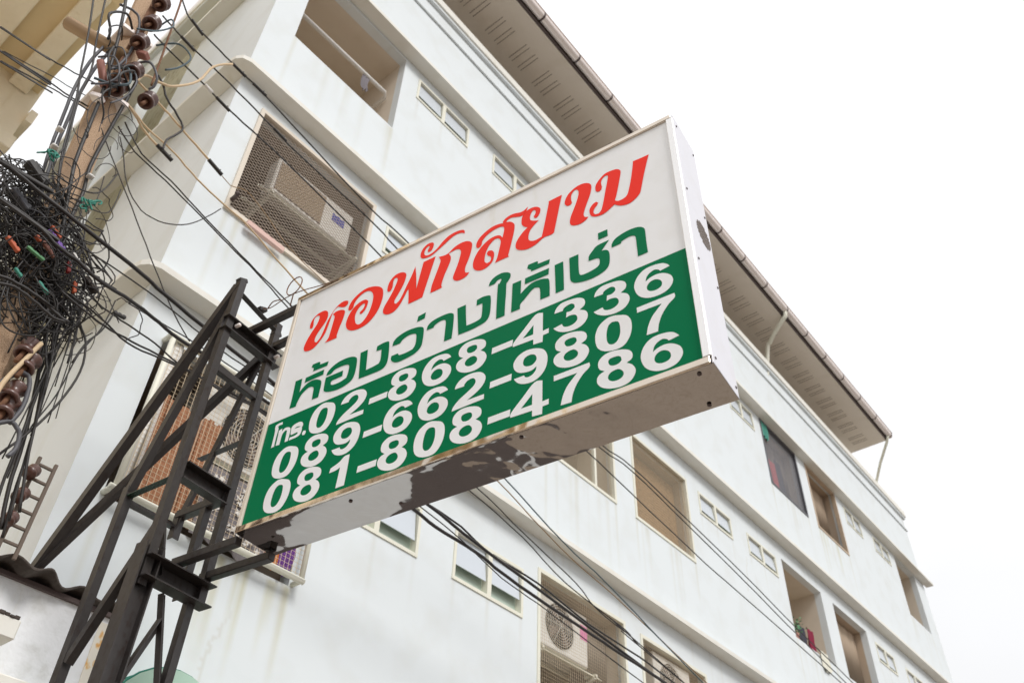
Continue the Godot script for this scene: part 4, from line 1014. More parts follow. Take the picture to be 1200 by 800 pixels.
func the_sign() -> void:
	var s := thing("lightbox_sign", "white and green lightbox sign with red and green foreign lettering and three phone numbers", "sign", on_sign(0, 0.1, 3.6))
	var ax := Basis(SIGN_DIR, Vector3.UP, SIGN_IN)
	var th := 0.238
	var w := 2.30
	var y0 := 3.618
	var y1 := 5.135
	var mid := on_sign(w / 2 - 0.008, 0, (y0 + y1) / 2)
	# printed face
	var st := mk()
	obox(st, on_sign(1.136, 0.004, 4.377), Vector3(1.136, 0.732, 0.003), ax)
	var face := obj("front_panel", st, M.face, s)
	st = mk()
	st.set_smooth_group(-1)
	quad(st, on_sign(0.002, 0.0002, 3.646), on_sign(2.27, 0.0002, 3.646), on_sign(2.27, 0.0002, 4.234), on_sign(0.002, 0.0002, 4.227), -SIGN_IN)
	obj("green_field", st, M.green_print, face)
	for k in RED_LETTERS: obj("red_letter", lettering([outline(RED_LETTERS[k])], Vector2.ZERO, 0.0006), M.red_print, face)
	for k in GREEN_LETTERS: obj("green_letter", lettering([outline(GREEN_LETTERS[k])], Vector2.ZERO, 0.0006), M.green_print, face)
	for k in WHITE_LETTERS: obj("white_letter", lettering([outline(WHITE_LETTERS[k])], Vector2.ZERO, 0.0006), M.face, face)
	var cols := [0.195, 0.383, 0.571, 0.73, 0.87, 1.061, 1.25, 1.41, 1.553, 1.744, 1.933, 2.12]
	var rows := [["02-868-4336", 0.48, 1], ["089-662-9807", 0.291, 0], ["081-808-4786", 0.106, 0]]
	for r in rows:
		var text: String = r[0]
		for i in text.length():
			var ch := text[i]
			var at := Vector2(cols[i + r[2]], r[1])
			if ch == "-":
				var hy := PackedVector2Array([Vector2(-0.054, -0.039), Vector2(0.052, -0.039), Vector2(0.054, -0.005), Vector2(-0.052, -0.005)])
				obj("hyphen", lettering([hy], at, 0.0006), M.face, face)
				continue
			var holes := []
			for k in 2:
				var key := "%s hole %d" % [ch, k]
				if DIGITS.has(key): holes.append(outline(DIGITS[key]))
			obj("digit", lettering(pierced(outline(DIGITS[ch]), holes), at, 0.0006), M.face, face)
	# edge trims
	st = mk()
	obox(st, on_sign(1.137, -0.004, 3.632), Vector3(1.16, 0.0145, 0.006), ax, 0.002)
	obj("bottom_trim", st, M.chrome_trim, s)
	st = mk()
	obox(st, on_sign(1.137, -0.004, 5.122), Vector3(1.16, 0.0135, 0.006), ax, 0.002)
	obj("top_trim", st, M.chrome_trim, s)
	st = mk()
	obox(st, on_sign(-0.011, -0.004, 4.377), Vector3(0.0105, 0.7295, 0.006), ax, 0.002)
	obj("side_trim", st, M.cream_metal, s)
	st = mk()
	obox(st, on_sign(2.289, -0.004, 4.377), Vector3(0.016, 0.7295, 0.007), ax, 0.002)
	obj("side_trim", st, M.bright_trim, s)
	# dented mirror-steel underside
	st = mk(true)
	var nz := FastNoiseLite.new()
	nz.seed = 4
	nz.frequency = 1.0
	var nx := 180
	var nn := 18
	var pt := func(i: int, k: int) -> Vector3:
		var u := -0.02 + 2.325 * i / nx
		var v := 0.001 + (th - 0.002) * k / nn
		var d := 0.0055 * nz.get_noise_2d(u * 2.6, v * 3.0 + 4.0) + 0.0011 * nz.get_noise_2d(u * 6.5, v * 6.0)
		if k == 0 or k == nn: d *= 0.15
		return on_sign(u, v, y0 - 0.0015 + d * smoothstep(0.0, 0.1, u))
	for i in nx:
		for k in nn:
			quad(st, pt.call(i, k), pt.call(i + 1, k), pt.call(i + 1, k + 1), pt.call(i, k + 1), Vector3.DOWN)
	obj("bottom_panel", st, M.chrome, s)
	st = mk()
	obox(st, on_sign(1.14, th / 2, y1 + 0.001), Vector3(1.155, 0.002, th / 2 - 0.001), ax)
	obj("top_panel", st, M.chrome_trim, s)
	st = mk()
	obox(st, on_sign(-0.02, th / 2, 4.377), Vector3(0.002, 0.755, th / 2 - 0.002), ax)
	obj("side_panel", st, M.cream_metal, s)
	st = mk()
	obox(st, on_sign(2.303, th / 2, 4.377), Vector3(0.003, 0.757, th / 2), ax, 0.001)
	var ep := obj("side_panel", st, M.white_panel, s)
	st = mk()
	obox(st, on_sign(1.137, th - 0.002, 4.377), Vector3(1.155, 0.755, 0.002), ax)
	obj("back_panel", st, M.face, s)
	# louvred round vent and screws on the end panel
	st = mk()
	for k in 9:
		var a := -0.064 + k * 0.016
		var half := sqrt(0.07 * 0.07 - a * a)
		obox(st, on_sign(2.3065, th / 2 + 0.035, 4.44 + a), Vector3(0.0008, 0.0045, half), ax)
	obj("vent", st, M.slot, ep)
	for y in [3.66, 4.18, 4.62, 5.08]:
		for n in [0.03, th - 0.02]:
			st = mk(true)
			lathe(st, on_sign(2.306, n, y), SIGN_DIR, [Vector2(0.006, 0), Vector2(0.005, 0.003), Vector2(0.0, 0.004)], 8)
			obj("screw", st, M.fascia, ep)
	for e in [[2.24, 0.03], [2.2, 0.21], [0.62, 0.05], [0.8, 0.17], [1.5, 0.03]]:
		st = mk(true)
		lathe(st, on_sign(e[0], e[1], y0 - 0.003), Vector3.DOWN, [Vector2(0.009, 0), Vector2(0.008, 0.003), Vector2(0.0, 0.005)], 8)
		obj("screw", st, M.fascia, s)

func steel_tower() -> void:
	var t := thing("steel_tower", "dark rusty steel lattice tower carrying the lightbox sign, with two slanting stays", "tower", on_sign(-0.6, 0.03, 0.0))
	var P := func(s: float, n: float, y: float) -> Vector3: return on_sign(s, n, y)
	# name, from, to, width, height, section, material
	var list := [
		["front_leg", [-0.42, -0.14, 3.40], [-0.42, -0.14, 5.36], 0.045, 0.045, "angle", ""],
		["main_column", [-0.425, -0.14, 0.1], [-0.425, -0.14, 3.6], 0.085, 0.1, "beam", ""],
		["front_leg", [-0.42, 0.195, 3.45], [-0.42, 0.195, 5.28], 0.042, 0.042, "angle", ""],
		["back_leg", [-0.80, -0.13, 0.1], [-0.80, -0.13, 4.04], 0.045, 0.045, "angle", ""],
		["back_leg", [-0.58, 0.195, 3.5], [-0.58, 0.195, 4.1], 0.042, 0.042, "angle", ""],
		["back_leg", [-0.79, 0.195, 3.9], [-0.79, 0.195, 4.06], 0.042, 0.042, "angle", ""],
		["top_bar", [-0.42, -0.14, 5.30], [-0.42, 0.195, 5.24], 0.035, 0.035, "angle", ""],
		["top_channel", [-0.405, -0.175, 5.01], [-0.405, 0.255, 5.01], 0.055, 0.095, "channel", ""],
		["cross_bar", [-0.42, -0.115, 4.70], [-0.42, 0.175, 4.70], 0.04, 0.045, "box", ""],
		["cross_channel", [-0.415, -0.115, 4.03], [-0.415, 0.175, 4.03], 0.06, 0.1, "channel", ""],
		["sign_arm", [-0.47, 0.028, 5.095], [-0.022, 0.028, 5.095], 0.042, 0.042, "box", ""],
		["sign_arm", [-0.50, 0.2, 5.095], [-0.022, 0.2, 5.095], 0.042, 0.042, "box", ""],
		["sign_arm", [-0.46, 0.028, 3.594], [-0.024, 0.028, 3.594], 0.042, 0.042, "box", ""],
		["sign_arm", [-0.46, 0.2, 3.594], [0.02, 0.2, 3.588], 0.042, 0.042, "box", ""],
		["main_beam", [-0.395, -0.165, 3.485], [-0.395, 0.225, 3.485], 0.085, 0.11, "channel", ""],
		["depth_bar", [-0.78, 0.195, 4.42], [-0.42, 0.195, 4.42], 0.035, 0.035, "angle", ""],
		["depth_bar", [-0.80, -0.13, 4.0], [-0.43, -0.135, 4.0], 0.035, 0.035, "angle", "green"],
		["depth_bar", [-0.80, 0.195, 4.045], [-0.43, 0.195, 4.045], 0.05, 0.05, "box", ""],
		["back_bar", [-0.80, -0.125, 3.975], [-0.80, 0.19, 3.985], 0.04, 0.04, "angle", ""],
		["stay", [-0.43, -0.14, 5.33], [-1.43, -0.14, 3.66], 0.05, 0.05, "angle", ""],
		["stay", [-0.47, 0.19, 5.05], [-1.42, -0.155, 3.68], 0.042, 0.042, "angle", ""],
		["brace", [-0.80, -0.13, 4.0], [-0.43, -0.13, 5.22], 0.04, 0.04, "angle", ""],
		["brace", [-0.42, -0.14, 3.72], [-0.775, -0.13, 3.12], 0.04, 0.04, "angle", ""],
		["brace", [-0.49, 0.2, 5.0], [-0.79, 0.2, 3.95], 0.042, 0.042, "angle", ""],
		["brace", [-0.43, -0.11, 3.76], [-0.43, -0.03, 3.5], 0.035, 0.035, "angle", ""],
		["brace", [-0.42, 0.0, 3.42], [-0.42, 0.13, 3.0], 0.038, 0.038, "angle", ""],
		["lower_post", [-0.42, 0.145, 0.1], [-0.42, 0.145, 3.43], 0.04, 0.04, "angle", ""],
		["brace", [-0.42, 0.03, 3.30], [-0.42, -0.1, 2.92], 0.035, 0.035, "angle", ""],
		["brace", [-0.55, 0.19, 3.78], [-0.43, 0.03, 3.55], 0.03, 0.03, "angle", ""],
	]
	for l in list:
		var st := mk()
		var a: Vector3 = P.call(l[1][0], l[1][1], l[1][2])
		var b: Vector3 = P.call(l[2][0], l[2][1], l[2][2])
		bar(st, a, b, l[3], l[4], l[5] if l[5] != "beam" else "i", Vector3.UP if absf((b - a).normalized().y) < 0.9 else SIGN_IN)
		obj(l[0], st, M.steel_green if l[6] == "green" else M.steel, t)
	for e in [[-0.37, -0.1, 5.015], [-0.37, 0.215, 5.015]]:
		var st := mk(true)
		lathe(st, P.call(e[0], e[1], e[2]), SIGN_DIR, [Vector2(0.012, -0.02), Vector2(0.012, 0.01), Vector2(0.008, 0.014), Vector2(0.0, 0.015)], 8)
		obj("bolt", st, M.gutter, t)
	for e in [[-0.42, 0.05, 5.29], [-0.42, 0.2, 5.2], [-0.42, -0.14, 5.37]]:
		var st := mk()
		obox(st, P.call(e[0], e[1], e[2]), Vector3(0.022, 0.014, 0.03), Basis(SIGN_DIR, Vector3.UP, SIGN_IN).rotated(SIGN_DIR, 0.5), 0.004)
		obj("gusset", st, M.steel, t)
	# wire tie with a loop from the tower top to the sign
	var k := thing("wire_tie", "looped wire tie stretched from tower top along the upper edge of the sign", "wire", P.call(-0.2, 0.0, 5.2))
	var st := mk(true)
	var ring := []
	for i in 17: ring.append(P.call(-0.06 + 0.058 * cos(TAU * i / 16.0), -0.03, 5.235 + 0.07 * sin(TAU * i / 16.0)))
	tube(st, ring, 0.0035, 6)
	obj("loop", st, M.rust, k)
	st = mk(true)
	tube(st, catmull([P.call(-0.42, 0.05, 5.3), P.call(-0.3, 0.02, 5.22), P.call(-0.18, 0.0, 5.205), P.call(-0.09, -0.02, 5.18), P.call(0.0, -0.01, 5.185), P.call(0.3, 0.02, 5.165), P.call(1.2, 0.05, 5.15)], 5), 0.003, 6)
	obj("strand", st, M.rust, k)
	st = mk(true)
	tube(st, catmull([P.call(-0.32, 0.02, 5.225), P.call(-0.26, -0.0, 5.235), P.call(-0.19, -0.0, 5.215)], 4), 0.0035, 6)
	tube(st, [P.call(-0.05, -0.03, 5.17), P.call(-0.09, 0.0, 5.11)], 0.0035, 6)
	obj("twist", st, M.rust, k)

func utility_pole() -> void:
	var base := Vector3(1.29, 0, -4.3)
	var up := Vector3(-0.0885, 1, 0)
	var p := thing("utility_pole", "leaning square concrete utility pole wrapped in cables at upper left", "pole", base)
	var st := mk()
	var f := frame_of(up, Vector3(0, 0, 1))
	var q := []
	for e in [[0.0, 0.115], [12.0, 0.075]]:
		var ring := []
		for k in 8:
			var a := TAU * (k + 0.5) / 8.0
			var c := 1.0 / maxf(absf(cos(a)), absf(sin(a)))
			var rr: float = e[1] * minf(c, 1.25) * 0.86
			ring.append(base + up * e[0] + f.x * cos(a) * rr + f.y * sin(a) * rr)
		q.append(ring)
	for k in 8: quad(st, q[0][k], q[0][(k + 1) % 8], q[1][(k + 1) % 8], q[1][k], q[0][k] + q[0][(k + 1) % 8] - base * 2)
	obj("shaft", st, M.concrete, p)
	# steel cross-arm stub and band
	for y in [6.65, 7.35]:
		st = mk()
		var c: Vector3 = base + up * y
		obox(st, c, Vector3(0.115, 0.02, 0.115), Basis(f.x, f.z, f.y), 0.004)
		obj("band", st, M.gutter, p)
	st = mk(true)
	tube(st, [Vector3(0.28, 7.35, -4.5), Vector3(0.62, 7.02, -4.16)], 0.05, 10)
	obj("bracket_pipe", st, M.tan, p)
	st = mk()
	bar(st, Vector3(0.66, 6.5, -4.17), Vector3(0.62, 7.9, -4.17), 0.012, 0.05)
	obj("insulator_strap", st, M.rust, p)
	st = mk(true)
	tube(st, [Vector3(0.52, 6.74, -4.1), Vector3(0.62, 6.58, -4.12)], 0.025, 8)
	obj("fuse", st, M.salmon, p)
	var where := [["topmost spool insulator, cut by the upper frame edge", 0.649, 7.746], ["second spool insulator from the frame top on the rack", 0.664, 7.476], ["third spool insulator down, above the gap in the rack", 0.662, 7.208], ["fourth spool insulator down, above the rusty pin by the cream wires", 0.724, 6.908], ["lowest of the upper rack of spool insulators, cream wire tied on", 0.691, 6.664], ["spool insulator hanging apart at right of the rack", 0.887, 6.753], ["upper spool insulator of the left edge rack, under the cream strip", 0.961, 4.536], ["second spool insulator of the left edge rack, ribbed dark brown", 0.998, 4.46], ["reddish spool insulator at left edge between grey hoses", 0.997, 4.272], ["lowest red brown spool insulator at the left frame edge", 1.007, 4.18]]
	for i in where.size():
		var e: Array = where[i]
		var r := 0.056 if i < 6 else 0.05
		var at := Vector3(e[1], e[2], -4.12)
		var o := thing("spool_insulator", "brown porcelain " + e[0], "insulator", at, "spool insulators on the pole racks")
		st = mk(true)
		var tilt := Vector3(-0.25, -1, 0.3).normalized()
		lathe(st, at, tilt, [Vector2(0.0, -0.062), Vector2(r * 0.8, -0.062), Vector2(r, -0.05), Vector2(r, -0.036), Vector2(r * 0.62, -0.02), Vector2(r * 0.55, 0), Vector2(r * 0.62, 0.02), Vector2(r, 0.036), Vector2(r, 0.05), Vector2(r * 0.86, 0.06), Vector2(r * 0.5, 0.05), Vector2(r * 0.45, 0.035), Vector2(0.0, 0.035)], 22)
		obj("spool", st, M.porcelain, o)
		st = mk(true)
		tube(st, [at - tilt * 0.1, at + tilt * 0.13], 0.013, 8)
		obj("pin", st, M.rust, o)
	for i in 14:    # short jumper cables looping round the racks
		st = mk(true)
		var a := Vector3(rng.randf_range(0.5, 0.8), rng.randf_range(6.5, 7.6), -4.16)
		var c := a + Vector3(rng.randf_range(-0.15, 0.2), rng.randf_range(-0.45, -0.15), rng.randf_range(0.02, 0.12))
		var m := (a + c) / 2 + Vector3(rng.randf_range(0.05, 0.16) * (1 if i % 2 else -1), rng.randf_range(-0.05, 0.1), 0.1)
		tube(st, catmull([a, (a + m) / 2 + Vector3(0, 0.07, 0.03), m, (m + c) / 2 + Vector3(0.02, -0.02, 0), c], 5), rng.randf_range(0.004, 0.009), 7)
		obj("jumper_cable", st, [M.black, M.grey, M.black, M.slate][i % 4], p)
	for i in 3:
		st = mk()
		obox(st, Vector3(0.62 + i * 0.05, 6.45 + i * 0.33, -4.12), Vector3(0.03, 0.045, 0.02), frame_of(Vector3(0.3, 1, 0.4)), 0.006)
		obj("clamp", st, [M.gutter, M.rust, M.salmon][i], p)
	# rusty rack standing on the wall
	M.old_iron = mat(c3(0.44, 0.39, 0.35), 0.8)
	var l := thing("ladder_bracket", "small rusty ladder shaped steel bracket standing on the low wall, left edge", "bracket", Vector3(1.4, 3.7, -4.45))
	for x in [1.345, 1.438]:
		st = mk()
		bar(st, Vector3(x, 3.66, -4.45), Vector3(x, 4.22, -4.45), 0.018, 0.018)
		obj("rail", st, M.old_iron, l)
	for k in 6:
		st = mk()
		bar(st, Vector3(1.356, 3.73 + k * 0.09, -4.45), Vector3(1.428, 3.73 + k * 0.09, -4.45), 0.014, 0.014)
		obj("rung", st, M.old_iron, l)
	for k in 3:
		var at := Vector3(1.325, 3.86 + k * 0.14 - 0.04, -4.41)
		var o := thing("spool_insulator", ["lowest", "middle", "highest"][k] + " small maroon spool insulator on the ladder shaped bracket", "insulator", at, "spool insulators on the ladder bracket")
		st = mk(true)
		lathe(st, at, Vector3(-0.4, -0.7, 0.5), [Vector2(0, -0.035), Vector2(0.036, -0.035), Vector2(0.036, -0.02), Vector2(0.022, 0), Vector2(0.036, 0.02), Vector2(0.036, 0.035), Vector2(0, 0.035)], 16)
		obj("spool", st, M.porcelain, o)

func overhead_wires() -> void:
	for w in WIRES:
		var p := []
		var raw: Array = w[5]
		for i in range(0, raw.size(), 3): p.append(Vector3(raw[i], raw[i + 1], raw[i + 2]))
		if w[0] in ["overhead_cable", "service_wire", "power_line", "cable_bundle"]:   # the runs go on along the street, past the frame
			var first: Vector3 = p[0]
			var last: Vector3 = p[-1]
			if first.x < 0.42: p.push_front(first + (first - p[1]).normalized() * 7.0 + Vector3(0, 0.3, 0))
			if last.x > 7.0: p.push_back(last + (last - p[-2]).normalized() * 14.0)
		var c: Array = catmull(p, 4)
		for i in range(1, c.size() - 1): c[i] += Vector3(0, 0.0014 * sin(i * 1.9 + w[4] * 3000.0), 0.0014 * cos(i * 2.3))
		var st := mk(true)
		tube(st, c, w[4], 8 if w[4] > 0.006 else 6)
		var key: String = w[3]
		var o := obj(w[0], st, M["creamwire" if key == "cream" else key])
		tag(o, w[1], "cable" if w[0] in ["overhead_cable", "cable_bundle", "riser_cable", "power_line"] else "wire", "black cables hanging down beside the lower insulators" if w[2] == "hang" else ("cables fanning out of the tangle" if w[2] == "lower" else ""))

# tape, sleeves, ties and couplings fixed on cables; and the knot of loops round the pole
func cable_tangle() -> void:
	var st := mk(true)
	for i in 340:
		var t := rng.randf()
		var side := rng.randfn(0, 0.13)
		var c := Vector3(0.56 + 0.42 * t + side * 0.9, 5.66 - 0.85 * t + side * 0.45, -4.25 + rng.randf_range(-0.12, 0.16))
		var r := rng.randf_range(0.04, 0.17)
		var ax := frame_of(Vector3(rng.randfn(0, 0.6), rng.randfn(0, 0.6), 1.0))
		var n := 12
		var a0 := rng.randf() * TAU
		var span := rng.randf_range(2.5, 7.5)
		var sx := rng.randf_range(0.5, 1.5)
		var p := []
		for k in n:
			var a := a0 + span * k / (n - 1)
			p.append(c + ax.x * cos(a) * r * sx + ax.y * sin(a) * r + ax.z * (0.04 * k / n) + Vector3(0, -0.06 * k / n, 0) + Vector3(rng.randfn(0, 0.008), rng.randfn(0, 0.008), 0))
		tube(st, catmull(p, 2), rng.randf_range(0.0022, 0.0048), 5)
	for i in 46:   # short straight runs through the knot, mostly along the street or down the pole
		var a := Vector3(rng.randf_range(0.3, 0.85), rng.randf_range(5.0, 5.6), rng.randf_range(-4.36, -4.12))
		var d := Vector3(rng.randf_range(0.2, 0.6), rng.randf_range(-0.32, -0.1), 0) if rng.randf() < 0.55 else Vector3(rng.randf_range(-0.05, 0.22), rng.randf_range(-0.7, -0.25), 0)
		var m := a + d * 0.5 + Vector3(rng.randfn(0, 0.04), rng.randfn(0, 0.04), 0)
		tube(st, catmull([a, m, a + d], 5), rng.randf_range(0.003, 0.006), 5)
	for i in 34:    # wires dropping out of the bottom of the knot
		var a := Vector3(rng.randf_range(0.85, 1.12), rng.randf_range(4.95, 5.2), rng.randf_range(-4.32, -4.14))
		var d := Vector3(rng.randf_range(-0.02, 0.16), rng.randf_range(-1.1, -0.4), rng.randf_range(-0.03, 0.03))
		tube(st, catmull([a, a + d * 0.4 + Vector3(rng.randfn(0, 0.025), 0, 0), a + d], 5), rng.randf_range(0.0025, 0.005), 5)
	for i in 34:    # long slack loops between two ties
		var a := Vector3(rng.randf_range(0.35, 0.9), rng.randf_range(5.1, 5.9), rng.randf_range(-4.3, -4.08))
		var e := a + Vector3(rng.randf_range(0.05, 0.4), rng.randf_range(-0.5, 0.1), rng.randf_range(-0.05, 0.05))
		var m := (a + e) / 2 + Vector3(rng.randf_range(-0.1, 0.12), -rng.randf_range(0.15, 0.5), 0.03)
		tube(st, catmull([a, a.lerp(m, 0.5) + Vector3(-0.06, -0.08, 0), m, e.lerp(m, 0.5) + Vector3(0.06, -0.08, 0), e], 6), rng.randf_range(0.003, 0.0055), 5)
	for i in 8:    # loose curls near the upper pole
		var c := Vector3(rng.randf_range(0.62, 0.95), rng.randf_range(5.9, 6.6), rng.randf_range(-4.22, -4.1))
		var r := rng.randf_range(0.05, 0.14)
		var p := []
		var a0 := rng.randf() * TAU
		for k in 9: p.append(c + Vector3(cos(a0 + k * 0.45) * r, sin(a0 + k * 0.45) * r * 1.4 - 0.02 * k, 0.01 * k))
		tube(st, catmull(p, 2), rng.randf_range(0.002, 0.0035), 5)
	var o := obj("cable_tangle", st, M.black)
	tag(o, "dense knot of looped black telephone cables around the concrete pole", "cables")
	stuff(o)
	# lashing rings on the thick bundle and coiled spare cable
	for i in 5:
		st = mk(true)
		var p := []
		var c := Vector3(0.58 + i * 0.1, 5.32 - i * 0.07, -4.1)
		var r := 0.075 + 0.02 * (i % 3)
		for k in 22: p.append(c + Vector3(cos(k * 0.62 + i) * r, sin(k * 0.62 + i) * r * 0.9, 0.012 * sin(k * 1.3)))
		tube(st, catmull(p, 2), 0.0045, 6)
		o = obj("cable_coil", st, M.grey if i % 2 else M.black)
		tag(o, ["coil of black cable at far left of the tangle", "coil of grey cable left of the purple connector", "coil of black cable behind the purple connector", "coil of grey cable right of the purple connector", "coil of black cable at lower right of the tangle"][i], "cable coil", "coils of spare cable in the tangle")

func clip_block(called: String, label: String, m: Material, at: Vector3, l: float, r: float, dir: Vector3, ridges: int) -> void:
	if at.z > -4.03: at.z -= 0.05
	l *= 0.8
	r *= 0.75
	var o := thing(called, label, "cable fitting", at)
	var st := mk()
	var f := frame_of(dir)
	obox(st, at, Vector3(r, r * 0.7, l / 2), f, r * 0.25)
	obj("body", st, m, o)
	for i in ridges:
		st = mk()
		obox(st, at + f.z * (l * (float(i) + 0.5) / ridges - l / 2) + f.y * r * 0.75, Vector3(r * 0.8, r * 0.35, l / ridges * 0.32), f, r * 0.12)
		obj("ridge", st, m, o)

func small_things() -> void:
	var d := Vector3(0.86, -0.5, 0.0)
	clip_block("cable_connector", "purple ribbed cable connector in the middle of the tangle", M.purple, Vector3(0.81, 5.19, -4.0), 0.17, 0.022, d, 5)
	clip_block("cable_connector", "orange clip above the purple connector", M.orange, Vector3(0.79, 5.245, -4.0), 0.1, 0.014, d, 3)
	clip_block("cable_connector", "dark orange clip left of the purple connector", M.orange, Vector3(0.73, 5.135, -4.0), 0.05, 0.016, d, 2)
	clip_block("cable_connector", "dusty pink clip below the purple connector", M.salmon, Vector3(0.80, 5.11, -4.0), 0.13, 0.015, d, 4)
	clip_block("cable_connector", "bright green comb shaped clip under the tangle centre", M.leaf, Vector3(0.755, 5.03, -3.99), 0.135, 0.013, Vector3(0.98, -0.2, 0), 3)
	clip_block("cable_connector", "orange clip at the left frame edge", M.orange, Vector3(0.64, 5.01, -4.0), 0.12, 0.017, d, 3)
	clip_block("cable_connector", "teal tie at the lower centre of the tangle", M.teal, Vector3(0.87, 4.87, -4.0), 0.1, 0.012, d, 2)
	clip_block("cable_connector", "teal tie at the lower left of the tangle", M.teal, Vector3(0.73, 4.87, -4.0), 0.07, 0.012, d, 2)
	clip_block("cable_connector", "dark red tag hanging at the right of the tangle", M.red, Vector3(0.93, 5.08, -4.0), 0.09, 0.016, Vector3(0.3, -1, 0), 2)
	clip_block("cable_connector", "rust red tag lowest at right of the tangle", M.orange, Vector3(1.01, 5.0, -4.02), 0.09, 0.014, Vector3(0.3, -1, 0), 2)
	clip_block("cable_connector", "white crimp pair on the cable right of the purple connector", M.white, Vector3(0.945, 5.19, -4.02), 0.07, 0.011, d, 2)
	clip_block("splice_box", "black splice closure at the top of the tangle", M.black, Vector3(0.56, 5.545, -4.02), 0.2, 0.045, d, 2)
	clip_block("splice_box", "row of grey splice barrels at the left of the tangle", M.grey, Vector3(0.56, 5.32, -4.02), 0.17, 0.028, d, 4)
	clip_block("splice_box", "tapered dark brown splice closure on the cable right of tangle", M.fibre, Vector3(1.1, 5.15, -4.16), 0.13, 0.028, d, 2)
	clip_block("splice_box", "small black lumpy coupling near the building corner", M.black, Vector3(1.33, 5.11, -4.2), 0.1, 0.016, Vector3(0.95, 0.1, 0), 3)
	for e in [["white tie on the grey riser cables, upper", 0.545, 6.06], ["white tie on the grey riser cables, lower", 0.57, 5.91], ["white tie on the black cable at the right edge of the pole", 0.82, 5.88]]:
		clip_block("cable_tie", e[0], M.white, Vector3(e[1], e[2], -4.17), 0.025, 0.03, Vector3(0.15, -1, 0), 1)
	for e in [["green crumpled tie at upper left of tangle", 0.565, 5.66], ["green crumpled tie at right side of tangle", 0.85, 5.51]]:
		var o := thing("green_tie", e[0], "cable tie", Vector3(e[1], e[2], -4.0))
		for k in 7:
			var st := mk(true)
			var c := Vector3(e[1], e[2], -4.0) + Vector3(rng.randfn(0, 0.02), rng.randfn(0, 0.02), rng.randfn(0, 0.01))
			var p := []
			for j in 6: p.append(c + Vector3(cos(j * 1.1 + k) * 0.022, sin(j * 1.3 + k * 2) * 0.022, 0.004 * j))
			tube(st, catmull(p, 2), 0.005, 5)
			obj("strand", st, M.teal, o)
	# taped splices and end fittings on the upper lines: the wire's name, where on it
	var tape := [["taped splice on the uppermost power line, nearest the pole", 0, 2], ["taped splice on the uppermost power line at the ledge corner", 0, 4], ["taped splice on the uppermost power line past the ledge corner", 0, 5], ["taped splice on the middle power line near the pole", 1, 2], ["taped splice on the middle power line above the screened window", 1, 5], ["black wedge clamp after the white sleeve on the third power line", 2, 3], ["taped end of the cream twisted wire", 3, 5], ["black forked tip on the short cream wire", 6, 3]]
	for e in tape:
		var w: Array = WIRES[e[1]]
		var raw: Array = w[5]
		var i: int = e[2] * 3
		var a := Vector3(raw[i - 3], raw[i - 2], raw[i - 1])
		var c := Vector3(raw[i], raw[i + 1], raw[i + 2])
		var u := (c - a).normalized()
		var st := mk(true)
		tube(st, [c - u * 0.07, c - u * 0.05, c + u * 0.01, c + u * 0.05, c + u * 0.07], w[4] * 1.6 + 0.002, 8)
		var n := frame_of(u)
		tube(st, [c + u * 0.03, c + u * 0.035 + n.y * 0.03], 0.005, 5)
		tag(obj("taped_splice", st, M.black), e[0], "cable splice")
	var w: Array = WIRES[2]
	var raw2: Array = w[5]
	var c2 := Vector3(raw2[6], raw2[7], raw2[8])
	var u2 := (Vector3(raw2[9], raw2[10], raw2[11]) - c2).normalized()
	var st2 := mk(true)
	tube(st2, [c2 - u2 * 0.005, c2 + u2 * 0.075], 0.017, 10)
	tag(obj("white_sleeve", st2, M.white), "white plastic sleeve on the third power line", "cable sleeve")

